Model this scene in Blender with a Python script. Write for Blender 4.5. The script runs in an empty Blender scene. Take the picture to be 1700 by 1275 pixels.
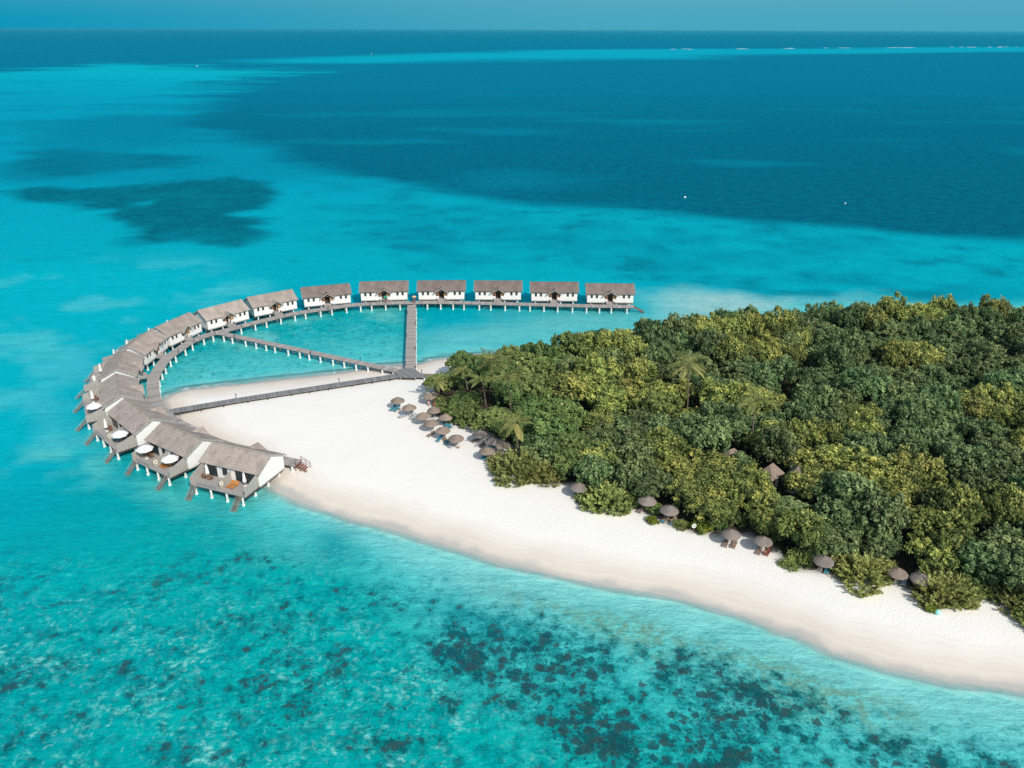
# Tropical island with a curved row of water villas, seen from a drone.  All positions are world metres.
import bpy, bmesh, math, random
import numpy as np
from mathutils import Vector, Matrix
SKY = .15
EXPO = 1.27
HAZE = 2.6e-5
NTREE = 300
D = {'BOARD': [(-72.3, 148.7), (-62.3, 153.3), (-51.8, 157.8), (-39.6, 162.8), (-26.6, 168.1)],
 'BUSH': [((1.7, 124.1), 4.8, 'f'), ((-1.6, 126.9), 3, 'f'), ((6.0, 122.7), 3.2, 'f'), ((16.0, 114.2), 3.8, 'f'), ((14.1, 116.1), 2.8, 'f'), ((19.1, 114.8), 3, 'f'),
          ((-9.8, 143.1), 1.8, 'g'), ((-7.4, 145.3), 1.6, 'g'), ((-12.2, 145.3), 1.2, 'g'), ((23.9, 112.1), 1.5, 'g'), ((23.1, 108.9), 1.2, 'y'),
          ((27.6, 108.0), 1.3, 'f'), ((30.9, 107.2), 2.0, 'y'), ((33.4, 107.7), 1.9, 'g'), ((36.8, 108.6), 1.7, 'g'), ((51.9, 94.9), 4.1, 'f'), ((49.9, 96.8), 2.5, 'f'),
          ((54.9, 96.8), 2.6, 'f'), ((44.3, 99.0), 1.9, 'f'), ((42.1, 97.8), 1.4, 'f'), ((47.2, 100.8), 1.6, 'y'), ((61.7, 91.0), 4.0, 'f'), ((65.0, 92.6), 3, 'f'),
          ((60.6, 93.6), 1.6, 'f'), ((71.1, 92.7), 3, 'f'), ((68.0, 92.7), 2.6, 'f'), ((71.4, 88.7), 3, 'f'), ((71.7, 85.0), 2.6, 'f'), ((58.8, 88.0), 1.0, 'y'),
          ((61.7, 88.7), 1.0, 'y'), ((1.8, 136.3), 2.2, 'g'), ((-1.2, 139.5), 2.0, 'g'), ((-15.6, 153.3), 1.6, 'g')],
 'CAM': (0.42203, 0.00324),
 'DIAG': [(-77.8, 195.7), (-59.8, 186.9), (-46.8, 180.4), (-27.0, 170.6)],
 'FOREST': [(93.5, 70.0), (81.3, 77.7), (70.0, 84.8), (68.3, 90.7), (65.0, 89.3), (58.7, 87.8), (57.3, 91.3), (56.5, 95.4), (50.6, 93.0), (47.4, 96.0), (42.0, 97.5),
            (41.3, 101.2), (38.4, 106.1), (33.0, 105.9), (29.2, 106.2), (24.9, 109.4), (20.4, 112.9), (17.2, 111.7), (11.9, 114.2), (11.3, 120.6), (7.0, 120.4),
            (-3.3, 125.8), (-3.9, 129.8), (0.0, 134.5), (-6.1, 142.1), (-13.0, 144.7), (-15.4, 148.1), (-17.7, 156.9), (-17.5, 163.4), (-12.7, 169.6), (-4.3, 171.1),
            (7.3, 177.9), (22.9, 186.0), (39.1, 191.2), (56.0, 196.7), (89.9, 201.6), (141.6, 206.0), (225.6, 206.8)],
 'HUTS': [(39.9, 125.4), (45.4, 120.0), (49.6, 119.0), (91.3, 149.0)],
 'JETTY': [(-29.3, 220.0), (-24.0, 171.4)],
 'LAND': [(-27.4, 169.4), (-26.4, 171.6), (-24.9, 172.1), (-22.8, 171.2), (-21.6, 169.3), (-22.1, 167.5), (-22.2, 166.5), (-26.1, 166.8)],
 'LAY': {'band': [(-674.3, 2207.3), (-492.1, 2771.2), (-4.2, 3312.9), (753.7, 3854.0), (2734.6, 4592.5), (5277.8, 5195.7), (4169.0, 4097.0), (2145.7, 3596.1),
                  (1283.8, 3045.7), (780.4, 2778.0), (572.0, 2466.6), (250.0, 2385.5), (-84.4, 2306.4), (-369.2, 2070.7), (-601.8, 2014.1)],
         'coral_hi': [(-1.6, 88.5), (6.9, 87.9), (18.6, 81.5), (31.2, 77.7), (40.2, 70.9), (45.4, 63.2), (29.1, 58.6), (9.8, 58.5), (-1.3, 70.7), (-12.3, 77.5),
                      (-9.1, 86.6)],
         'coral_lo': [(-40.0, 100.1), (-18.9, 95.8), (-4.2, 90.4), (35.4, 78.8), (53.8, 69.1), (56.6, 61.7), (52.0, 53.9), (-69.7, 53.5), (-86.3, 74.2), (-48.4, 73.3),
                      (-30.3, 84.1)],
         'dark_sw': [(-83.2, 70.4), (-51.9, 68.7), (-36.0, 66.1), (-33.2, 58.3), (-73.5, 58.2)],
         'dark_w': [(-136.2, 122.7), (-94.6, 126.2), (-79.7, 123.1), (-55.9, 120.7), (-38.4, 111.7), (-28.6, 108.3), (-20.1, 104.1), (-11.6, 95.9), (-18.3, 92.4),
                    (-33.1, 95.0), (-51.2, 100.1), (-65.1, 100.0), (-81.8, 104.6), (-120.2, 104.4)],
         'deep': [(305.1, 268.4), (195.3, 296.3), (159.9, 309.2), (145.7, 321.3), (104.5, 332.8), (74.4, 348.9), (41.3, 363.8), (10.9, 367.4), (-21.8, 405.7),
                  (-67.5, 425.5), (-104.3, 455.3), (-143.0, 519.0), (-185.6, 598.5), (-246.4, 644.6), (-319.2, 796.9), (-412.6, 1101.4), (-434.7, 1411.3),
                  (-382.3, 1620.4), (-660.5, 1783.1), (-918.2, 1988.0), (-959.2, 1582.3), (-1192.4, 1333.4), (-9998.1, 11426.1), (21417.4, 21188.1)],
         'lagoon': [(-28.7, 223.5), (-23.7, 178.6), (-41.4, 171.1), (-62.5, 165.7), (-75.1, 162.3), (-78.3, 158.4), (-83.0, 169.0), (-85.0, 184.0), (-79.4, 198.6),
                    (-63.2, 211.4), (-44.8, 223.3)],
         'midband': [(-95.3, 436.0), (-21.8, 405.7), (40.9, 359.9), (144.9, 319.2), (194.2, 294.5), (301.2, 264.6), (256.0, 219.7), (153.3, 225.3), (100.7, 229.4),
                     (29.3, 247.4), (-31.7, 268.2), (-68.1, 302.2), (-95.7, 357.7)],
         'midtone': [(-427.7, 713.4), (-399.2, 760.3), (-330.9, 827.2), (-196.1, 634.3), (-143.0, 519.0), (-98.0, 449.4), (-60.4, 420.3), (-89.6, 407.8), (-133.3, 431.5),
                     (-181.2, 438.1), (-227.5, 419.0), (-263.7, 432.8), (-320.8, 548.0)],
         'olive': [(-6.3, 97.3), (4.5, 93.8), (14.7, 89.9), (25.0, 85.6), (36.1, 81.0), (45.9, 75.7), (51.9, 70.9), (46.7, 69.1), (37.2, 72.7), (27.0, 76.7),
                   (16.9, 80.9), (6.0, 86.7), (-2.5, 91.8)],
         'pale_e': [(38.5, 236.5), (57.0, 239.2), (72.9, 235.1), (81.2, 231.5), (101.0, 230.0), (117.9, 226.7), (110.6, 218.3), (75.5, 212.7), (23.5, 191.1),
                    (-7.4, 178.7), (-23.5, 176.7), (-25.3, 192.9), (-15.0, 204.4), (-0.1, 213.0), (15.7, 217.3), (37.0, 219.7)],
         'pale_n': [(-137.2, 137.5), (-86.1, 137.9), (-73.4, 128.5), (-55.9, 120.7), (-42.0, 113.5), (-28.3, 106.6), (-19.9, 102.6), (-27.4, 102.5), (-40.9, 106.5),
                    (-53.2, 113.4), (-69.6, 120.1), (-86.2, 123.0), (-126.2, 123.8)],
         'patch_a': [(-255.2, 401.7), (-264.8, 429.1), (-224.1, 412.2), (-184.8, 430.6), (-155.1, 454.4), (-134.3, 435.2), (-114.9, 410.7), (-115.0, 378.0),
                     (-115.5, 360.1), (-120.9, 351.0), (-102.5, 342.6), (-105.9, 327.5), (-101.0, 306.7), (-106.2, 297.0), (-121.0, 299.6), (-140.6, 296.6),
                     (-149.8, 299.3), (-149.1, 311.0), (-170.0, 330.0), (-183.4, 350.0), (-172.0, 377.1), (-164.9, 363.3), (-193.2, 356.2), (-215.1, 369.3),
                     (-235.9, 376.1)],
         'patch_b': [(-328.7, 533.7), (-320.8, 548.0), (-295.6, 554.5), (-260.6, 549.4), (-223.5, 527.8), (-188.8, 486.2), (-191.8, 474.8), (-228.4, 469.7),
                     (-234.3, 452.8), (-244.4, 433.2), (-263.7, 432.8), (-284.6, 451.9)],
         'patch_c': [(-448.7, 722.5), (-431.5, 748.6), (-399.2, 760.3), (-376.2, 795.0), (-291.8, 769.2), (-229.3, 597.4), (-271.3, 564.1), (-314.2, 578.7),
                     (-363.6, 670.0), (-404.6, 699.9)],
         'rubble': [(-100.1, 91.3), (-62.3, 94.2), (-36.3, 87.7), (-16.6, 80.8), (-3.6, 72.6), (3.5, 61.5), (3.2, 53.7), (-69.7, 53.5)],
         'weedy': [(-28.9, 109.6), (-20.3, 105.8), (-12.1, 101.0), (-2.6, 97.3), (4.5, 92.5), (0.9, 85.5), (-7.4, 86.6), (-16.7, 93.1), (-27.0, 100.2)],
         'west': [(-260.8, 265.5), (-168.9, 272.9), (-115.5, 267.2), (-83.0, 242.8), (-92.6, 221.7), (-101.5, 201.2), (-102.3, 176.0), (-94.2, 152.8), (-83.1, 136.7),
                  (-89.8, 129.5), (-143.8, 131.5)]},
 'LOUNGE': [((-25.7, 150.0), (-25.0, 151.4), 'blue'), ((-24.8, 149.7), (-24.2, 151.1), 'blue'), ((-23.3, 146.8), (-22.3, 147.7), 'grey'),
            ((-21.2, 145.7), (-19.9, 147.7), 'grey'), ((-21.0, 148.0), (-21.2, 150.0), 'grey'), ((-16.9, 148.0), (-16.4, 149.2), 'blue'),
            ((-15.9, 148.0), (-15.3, 149.2), 'blue'), ((-13.2, 142.5), (-14.0, 144.1), 'blue'), ((-12.3, 142.0), (-13.1, 143.6), 'blue'),
            ((-16.9, 138.1), (-15.4, 140.2), 'brown'), ((-14.9, 135.6), (-13.7, 138.6), 'blue'), ((-13.1, 134.9), (-12.0, 136.9), 'blue'),
            ((-12.2, 133.7), (-11.0, 135.6), 'grey'), ((-12.9, 136.1), (-13.4, 137.9), 'brown'), ((-7.7, 136.1), (-6.6, 137.4), 'brown'),
            ((-5.9, 137.7), (-6.1, 138.7), 'blue'), ((-6.1, 134.2), (-5.3, 135.7), 'brown'), ((-4.2, 134.2), (-3.6, 135.7), 'blue'),
            ((-3.6, 133.7), (-3.1, 135.0), 'blue'), ((-5.6, 129.3), (-5.0, 130.9), 'blue'), ((-5.0, 128.6), (-3.9, 130.7), 'blue'),
            ((-3.5, 130.4), (-1.8, 131.8), 'brown'), ((21.3, 111.8), (22.2, 113.1), 'brown'), ((24.7, 108.8), (25.6, 110.4), 'brown'),
            ((26.1, 108.3), (27.0, 109.8), 'brown'), ((33.3, 102.2), (34.2, 104.1), 'brown'), ((34.5, 101.9), (35.5, 103.8), 'brown'),
            ((37.9, 100.2), (39.1, 102.2), 'brown'), ((39.0, 99.9), (40.4, 101.9), 'red_brown'), ((46.8, 95.5), (47.9, 97.4), 'blue'),
            ((55.9, 93.5), (56.8, 94.9), 'blue'), ((57.2, 93.1), (58.0, 94.4), 'grey'), ((11.7, 117.4), (12.2, 118.7), 'brown')],
 'MISC': {'aqua_ball': (59.34, 87.17),
          'boat_a': (-470.72, 2843.33),
          'boat_b': (-696.42, 1870.82),
          'buoy_a': (84.79, 391.71),
          'buoy_b': (158.43, 378.14),
          'deck_end': (-40.72, 126.55),
          'float_a': (-8.44, 221.72),
          'float_b': (-7.82, 222.0),
          'float_c': (-7.2, 222.01),
          'float_d': (-6.49, 222.02),
          'person_a': (-17.86, 152.68),
          'person_b': (-16.64, 152.1),
          'person_green': (-37.02, 220.78),
          'person_orange': (-28.72, 220.86),
          'post_a': (-60.62, 154.54),
          'post_b': (-39.74, 164.33),
          'rail_a': (-22.93, 172.4),
          'rail_b': (-21.35, 170.97),
          'ring_sign': (29.3, 106.17),
          'sand_speck': (-9.71, 119.29),
          'teal_ball': (58.48, 88.17)},
 'PALMS': [((-0.9, 145.1), 11.5), ((-4.3, 154.2), 11), ((-16.0, 153.0), 7), ((35.2, 145.1), 14.5), ((44.3, 130.2), 13.5), ((0.5, 128.0), 10), ((-6.2, 148.7), 9.5),
           ((-10.4, 156.1), 8.5)],
 'PARA': [(-24.2, 150.8), (-21.3, 147.3), (-17.8, 153.0), (-16.0, 146.2), (-17.9, 143.4), (-13.4, 142.9), (-16.1, 140.4), (-13.5, 137.3), (-10.7, 134.0), (-6.2, 135.8),
          (-3.9, 132.9), (-1.8, 131.2), (-4.6, 129.0), (11.5, 116.5), (22.6, 112.4), (25.8, 109.5), (34.4, 102.9), (38.8, 101.1), (46.4, 96.3), (56.1, 93.3),
          (58.9, 92.1)],
 'RIDGES': [((21.6, 225.1), (36.1, 224.8)), ((5.2, 226.5), (19.7, 226.4)), ((-11.5, 227.5), (3.1, 227.5)), ((-28.3, 227.2), (-14.0, 227.8)),
            ((-45.5, 225.9), (-30.9, 227.3)), ((-61.4, 219.9), (-48.1, 224.3)), ((-74.1, 210.7), (-63.5, 218.4)), ((-83.7, 199.4), (-75.1, 208.9)),
            ((-89.6, 186.4), (-85.3, 197.8)), ((-90.6, 173.1), (-90.0, 185.1)), ((-87.2, 159.5), (-90.5, 171.1)), ((-79.8, 146.0), (-86.2, 157.3)),
            ((-69.0, 135.4), (-78.6, 144.8)), ((-56.5, 127.2), (-66.8, 134.0)), ((-42.4, 121.6), (-54.4, 126.2))],
 'SHORE': [(91.5, 56.7), (83.3, 61.8), (74.6, 68.1), (64.1, 74.4), (55.9, 76.0), (49.2, 78.2), (42.5, 81.0), (38.7, 84.2), (31.5, 88.1), (23.6, 91.4), (15.2, 94.0),
           (4.7, 97.4), (-2.7, 100.0), (-10.5, 104.0), (-18.7, 108.0), (-27.3, 111.8), (-36.5, 116.1), (-41.0, 119.6), (-45.0, 123.9), (-51.1, 129.3), (-60.1, 137.3),
           (-68.1, 144.0), (-74.2, 150.6), (-77.7, 156.6), (-76.8, 160.6), (-73.8, 163.3), (-69.1, 164.6), (-62.1, 166.7), (-55.0, 168.8), (-49.8, 170.3), (-41.7, 172.9),
           (-35.0, 175.5), (-29.4, 177.4), (-23.5, 178.2), (-19.2, 181.3), (-13.0, 183.4), (-7.0, 185.4), (-0.0, 185.5), (7.7, 188.0), (23.9, 195.5), (40.7, 200.2),
           (58.2, 205.1), (75.5, 212.7), (90.8, 217.0), (105.3, 218.2), (125.2, 219.5), (149.4, 218.7), (186.4, 221.2), (243.4, 225.1)],
 'SURF': [(741.5, 3791.0), (1052.8, 3898.4), (1287.3, 3997.8), (1580.1, 4179.0), (1897.9, 4301.5), (2010.5, 4349.4), (2381.0, 4502.3), (2522.0, 4557.6), (2734.7, 4675.9),
          (2811.8, 4723.1), (2363.7, 4499.5)],
 'WALK': [(35.5, 218.5), (26.2, 218.7), (12.2, 219.6), (-4.1, 220.8), (-21.0, 221.7), (-29.8, 221.4), (-37.2, 220.8), (-46.4, 219.0), (-54.3, 215.2), (-61.8, 211.1),
          (-67.6, 206.2), (-73.0, 201.1), (-76.4, 197.3), (-80.0, 193.8), (-82.5, 188.8), (-83.6, 182.1), (-84.2, 177.7), (-83.6, 172.2), (-82.6, 166.6), (-80.8, 161.6),
          (-77.6, 154.8), (-74.5, 149.8)]}

C = bpy.context.scene.collection
R = math.radians
rng = random.Random(7)

# ------------------------------------------------------------------ helpers
class MB:
    """collects shapes for one mesh"""
    def __init__(s): s.v = []; s.f = []
    def add(s, v, f):
        n = len(s.v); s.v += [tuple(p) for p in v]; s.f += [tuple(i + n for i in q) for q in f]; return s
    def box(s, x0, x1, y0, y1, z0, z1):
        return s.add([(x0,y0,z0),(x1,y0,z0),(x1,y1,z0),(x0,y1,z0),(x0,y0,z1),(x1,y0,z1),(x1,y1,z1),(x0,y1,z1)],
                     [(0,3,2,1),(4,5,6,7),(0,1,5,4),(1,2,6,5),(2,3,7,6),(3,0,4,7)])
    def hexa(s, b, t):
        return s.add(list(b) + list(t), [(3,2,1,0),(4,5,6,7),(0,1,5,4),(1,2,6,5),(2,3,7,6),(3,0,4,7)])
    def tube(s, pts, rads, n=8, cap=True):
        pts = [Vector(p) for p in pts]; rings = []
        for i, p in enumerate(pts):
            d = (pts[min(i+1, len(pts)-1)] - pts[max(i-1, 0)]).normalized()
            a = d.cross(Vector((0,0,1)));
            if a.length < 1e-3: a = Vector((1,0,0))
            a.normalize(); b = d.cross(a)
            r = rads[i] if hasattr(rads, '__len__') else rads
            rings.append([p + a*math.cos(2*math.pi*k/n)*r + b*math.sin(2*math.pi*k/n)*r for k in range(n)])
        v = [q for rg in rings for q in rg]; f = []
        for i in range(len(pts)-1):
            for k in range(n):
                f.append((i*n+k, i*n+(k+1)%n, (i+1)*n+(k+1)%n, (i+1)*n+k))
        if cap:
            f.append(tuple(range(n))[::-1]); f.append(tuple((len(pts)-1)*n+k for k in range(n)))
        return s.add(v, f)
    def prism(s, poly, z0, z1):
        n = len(poly)
        v = [(x,y,z0) for x,y in poly] + [(x,y,z1) for x,y in poly]
        f = [tuple(range(n))[::-1], tuple(range(n,2*n))] + [(i,(i+1)%n,n+(i+1)%n,n+i) for i in range(n)]
        return s.add(v, f)
    def lathe(s, prof, n=16, c=(0,0), jit=0, seed=0, cap=False):
        r_ = random.Random(seed); v = []; f = []
        for r, z in prof:
            for k in range(n):
                a = 2*math.pi*k/n; rr = r*(1 + r_.uniform(-jit, jit))
                v.append((c[0]+rr*math.cos(a), c[1]+rr*math.sin(a), z + r_.uniform(-jit, jit)*.6))
        for i in range(len(prof)-1):
            for k in range(n):
                f.append((i*n+k, i*n+(k+1)%n, (i+1)*n+(k+1)%n, (i+1)*n+k))
        if cap:
            f.append(tuple(range(n))[::-1]); f.append(tuple((len(prof)-1)*n+k for k in range(n)))
        return s.add(v, f)
    def mesh(s, name, mat, smooth=False):
        me = bpy.data.meshes.new(name); me.from_pydata(s.v, [], s.f); me.validate()
        bm = bmesh.new(); bm.from_mesh(me); bmesh.ops.recalc_face_normals(bm, faces=bm.faces); bm.to_mesh(me); bm.free()
        if mat: me.materials.append(mat)
        if smooth: me.polygons.foreach_set('use_smooth', [True]*len(me.polygons))
        return me
    def build(s, name, mat, parent=None, smooth=False):
        return link(name, s.mesh(name, mat, smooth), parent)

def link(name, data, parent=None):
    o = bpy.data.objects.new(name, data); C.objects.link(o)
    if parent: o.parent = parent
    return o
def tag(o, label=None, cat=None, group=None, kind=None):
    if label: o['label'] = label
    if cat: o['category'] = cat
    if group: o['group'] = group
    if kind: o['kind'] = kind
    return o
def thing(name, label, cat, loc=(0,0,0), rz=0, group=None):
    o = link(name, None); o.location = loc; o.rotation_euler = (0,0,rz)
    return tag(o, label, cat, group)
def dup(root, loc, rz, label, group=None, scale=None, name=None):
    def rec(o, par):
        c = o.copy(); C.objects.link(c)
        if par: c.parent = par
        for ch in kids.get(o, ()): rec(ch, c)
        return c
    kids = {}
    def coll(o):
        kids[o] = list(o.children)
        for ch in kids[o]: coll(ch)
    coll(root)
    r = rec(root, None); r.location = loc; r.rotation_euler = (0,0,rz)
    if scale is not None: r.scale = scale if hasattr(scale, '__len__') else (scale,)*3
    r['label'] = label
    if group: r['group'] = group
    return r
def srgb(r, g, b):
    return tuple(((c/255)/12.92 if c/255 <= .04045 else ((c/255+.055)/1.055)**2.4) for c in (r,g,b))

# ------------------------------------------------------------------ noise / polygon maths (world metres)
def _hash(ix, iy, seed):
    h = (ix.astype(np.int64)*374761393 + iy.astype(np.int64)*668265263 + seed*974634777) & 0x7fffffff
    h = ((h ^ (h >> 13)) * 1274126177) & 0x7fffffff
    return ((h ^ (h >> 16)) & 0xffff) / 65535.0
def vnoise(x, y, seed):
    ix = np.floor(x); iy = np.floor(y); fx = x-ix; fy = y-iy
    fx = fx*fx*(3-2*fx); fy = fy*fy*(3-2*fy)
    a = _hash(ix,iy,seed); b = _hash(ix+1,iy,seed); c = _hash(ix,iy+1,seed); d = _hash(ix+1,iy+1,seed)
    return (a*(1-fx)+b*fx)*(1-fy) + (c*(1-fx)+d*fx)*fy
def fbm(x, y, seed, o=4):
    t = 0; a = 1; s = 0
    for i in range(o):
        t = t + a*vnoise(x*2**i, y*2**i, seed+i); s += a; a *= .5
    return t/s*2-1
def sdist(x, y, poly):
    """signed distance, negative inside"""
    d = np.full(x.shape, 1e18); ins = np.zeros(x.shape, bool); n = len(poly)
    for i in range(n):
        ax, ay = poly[i]; bx, by = poly[(i+1)%n]
        ex, ey = bx-ax, by-ay; L = ex*ex+ey*ey+1e-12
        t = np.clip(((x-ax)*ex+(y-ay)*ey)/L, 0, 1)
        d = np.minimum(d, (x-ax-t*ex)**2+(y-ay-t*ey)**2)
        if ay != by:
            ins ^= ((ay > y) != (by > y)) & (x < (bx-ax)*(y-ay)/(by-ay)+ax)
    d = np.sqrt(d); return np.where(ins, -d, d)
def sstep(e0, e1, x):
    t = np.clip((x-e0)/(e1-e0), 0, 1); return t*t*(3-2*t)

# ------------------------------------------------------------------ node helpers
def new_mat(name, rough=.8, spec=.3):
    m = bpy.data.materials.new(name); m.use_nodes = True
    nt = m.node_tree; b = nt.nodes['Principled BSDF']
    b.inputs['Roughness'].default_value = rough; b.inputs['Specular IOR Level'].default_value = spec
    return m, nt, b
def N(nt, t, **kw):
    n = nt.nodes.new(t)
    for k, v in kw.items():
        if k.startswith('_'): setattr(n, k[1:], v)
        else: n.inputs[k.replace('_', ' ')].default_value = v
    return n
def mixc(nt, fac, a, b, mode='MIX'):
    n = nt.nodes.new('ShaderNodeMix'); n.data_type = 'RGBA'; n.blend_type = mode
    for s, v in ((0, fac), (6, a), (7, b)):
        if hasattr(v, 'is_output') or isinstance(v, bpy.types.NodeSocket): nt.links.new(v, n.inputs[s])
        elif s == 0: n.inputs[0].default_value = v
        else: n.inputs[s].default_value = (*v[:3], 1)
    return n.outputs[2]
def math_(nt, op, a, b=None, c=None, clamp=False):
    n = nt.nodes.new('ShaderNodeMath'); n.operation = op; n.use_clamp = clamp
    for i, v in enumerate((a, b, c)):
        if v is None: continue
        if isinstance(v, bpy.types.NodeSocket): nt.links.new(v, n.inputs[i])
        else: n.inputs[i].default_value = v
    return n.outputs[0]
def ramp(nt, x, lo, hi, a=0., b=1., smooth=True):
    n = nt.nodes.new('ShaderNodeMapRange'); n.interpolation_type = 'SMOOTHSTEP' if smooth else 'LINEAR'
    nt.links.new(x, n.inputs[0])
    for i, v in enumerate((lo, hi, a, b)):
        if isinstance(v, bpy.types.NodeSocket): nt.links.new(v, n.inputs[i+1])
        else: n.inputs[i+1].default_value = v
    return n.outputs[0]
def scaled(nt, vec, sx, sy, sz):
    n = nt.nodes.new('ShaderNodeVectorMath'); n.operation = 'MULTIPLY'
    nt.links.new(vec, n.inputs[0]); n.inputs[1].default_value = (sx, sy, sz); return n.outputs[0]
def noise(nt, vec, scale, detail=4, rough=.55, dist=0):
    n = N(nt, 'ShaderNodeTexNoise', Scale=scale, Detail=detail, Roughness=rough, Distortion=dist)
    nt.links.new(vec, n.inputs['Vector']); return n.outputs[0]
def attr(nt, name):
    n = nt.nodes.new('ShaderNodeAttribute'); n.attribute_name = name; return n
def set_bump(nt, b, h, strength, dist):
    n = N(nt, 'ShaderNodeBump', Strength=strength, Distance=dist); nt.links.new(h, n.inputs['Height']); nt.links.new(n.outputs[0], b.inputs['Normal']); return n

def simple(name, col, rough=.75, var=.25, scale=6, spec=.25, stretch=(1,1,1), bump=0):
    """a base colour with noise wear in object space"""
    m, nt, b = new_mat(name, rough, spec)
    tc = nt.nodes.new('ShaderNodeTexCoord'); v = scaled(nt, tc.outputs['Object'], *stretch)
    nz = noise(nt, v, scale, 5, .65)
    c = mixc(nt, ramp(nt, nz, .3, .7), tuple(x*(1-var) for x in col), tuple(min(1, x*(1+var)) for x in col))
    nt.links.new(c, b.inputs['Base Color'])
    if bump: set_bump(nt, b, nz, bump, .03)
    return m
M = {}
M['white_wall'] = simple('white_painted_boards', (.82,.81,.79), .6, .05, 1.2, stretch=(.4,.4,3))
M['white_trim'] = simple('white_concrete', (.78,.77,.74), .8, .1, 3)
M['grey_wood'] = simple('weathered_grey_timber', (.36,.34,.325), .85, .25, 2.5, stretch=(6,.7,1))
M['screen_wood'] = simple('weathered_board_screen', (.40,.37,.34), .85, .35, 2.0, stretch=(9,9,.15))
M['dark_wood'] = simple('dark_stained_timber', (.06,.045,.035), .7, .3, 3)
M['brown_wood'] = simple('brown_timber', (.20,.105,.06), .6, .3, 4, stretch=(8,8,1))
M['warm_wood'] = simple('pale_brown_timber', (.42,.24,.13), .6, .2, 4, stretch=(8,8,1))
M['orange_wood'] = simple('oiled_teak', (.55,.22,.05), .5, .2, 4)
M['red_wood'] = simple('red_brown_timber', (.22,.085,.06), .7, .3, 4, stretch=(1,1,5))
M['stair_wood'] = simple('brown_grey_timber', (.25,.185,.15), .8, .3, 4, stretch=(1,1,5))
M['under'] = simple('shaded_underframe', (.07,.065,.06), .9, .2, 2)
M['glass'] = simple('dark_glass', (.02,.035,.045), .12, .3, 1.5, spec=.6)
M['canvas'] = simple('white_canvas', (.82,.82,.82), .85, .04, 2)
M['blue_cloth'] = simple('teal_cushion', (.05,.26,.36), .85, .25, 4)
M['grey_cloth'] = simple('grey_cushion', (.42,.48,.52), .85, .2, 4)
M['white_cloth'] = simple('white_towel', (.8,.8,.78), .9, .05, 4)
M['red_cloth'] = simple('red_cloth', (.45,.03,.06), .85, .15, 4)
M['pink_cloth'] = simple('pink_cloth', (.75,.42,.42), .85, .1, 4)
M['navy_cloth'] = simple('navy_cloth', (.02,.03,.07), .85, .2, 4)
M['skin'] = simple('skin', (.45,.24,.16), .55, .06, 8, spec=.4)
M['hair'] = simple('dark_hair', (.015,.01,.008), .5, .2, 20)
M['eye'] = simple('eye_dark', (.02,.02,.02), .3, .1, 20)
M['green_canopy'] = simple('green_fabric', (.03,.38,.22), .8, .1, 4)
M['orange_canopy'] = simple('pale_orange_fabric', (.85,.46,.26), .8, .1, 4)
M['ring_white'] = simple('white_ring', (.85,.8,.66), .6, .05, 4)
M['metal'] = simple('dark_post_metal', (.045,.045,.05), .5, .2, 6, spec=.4)
M['teal_ball'] = simple('teal_plastic', (.01,.26,.34), .35, .1, 3, spec=.5)
M['aqua_ball'] = simple('pale_aqua_plastic', (.35,.78,.70), .35, .1, 3, spec=.5)
M['white_plastic'] = simple('white_plastic', (.85,.85,.85), .4, .03, 3, spec=.5)

def thatch(name, c1, c2, radial=False, sc=1.):
    m, nt, b = new_mat(name, .95, .1)
    tc = nt.nodes.new('ShaderNodeTexCoord'); g = tc.outputs['Object']
    fine = noise(nt, scaled(nt, g, 5, 1.6, 1.6) if not radial else scaled(nt, g, 9, 9, 1.2), 1.4*sc, 6, .7)
    big = noise(nt, g, .35*sc, 4, .6)
    course = nt.nodes.new('ShaderNodeTexWave'); course.wave_type = 'BANDS'; course.bands_direction = 'Y' if not radial else 'Z'
    course.inputs['Scale'].default_value = .55 if not radial else 1.6; course.inputs['Distortion'].default_value = 2.5; course.inputs['Detail'].default_value = 3
    nt.links.new(g, course.inputs['Vector'])
    oi = nt.nodes.new('ShaderNodeObjectInfo')
    c = mixc(nt, ramp(nt, fine, .28, .72), c1, c2)
    c = mixc(nt, math_(nt, 'MULTIPLY', ramp(nt, big, .38, .70), .5), c, tuple(x*.62 for x in c1))
    c = mixc(nt, math_(nt, 'MULTIPLY', course.outputs[1], .14), c, tuple(x*.6 for x in c1))
    v = math_(nt, 'ADD', math_(nt, 'MULTIPLY', oi.outputs['Random'], .22), .89)
    hv = N(nt, 'ShaderNodeHueSaturation'); nt.links.new(c, hv.inputs['Color']); nt.links.new(v, hv.inputs['Value'])
    nt.links.new(hv.outputs[0], b.inputs['Base Color'])
    set_bump(nt, b, fine, .6, .06)
    return m
M['roof'] = thatch('weathered_shingle_roof', (.31,.26,.23), (.52,.45,.40))
M['roof_dark'] = thatch('older_shingle_roof', (.165,.13,.12), (.30,.245,.22))
M['thatch'] = thatch('palm_thatch', (.20,.155,.125), (.40,.32,.265), True, 1.5)
M['thatch_dark'] = thatch('grey_palm_thatch', (.17,.145,.13), (.34,.29,.265), True, 1.5)

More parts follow.
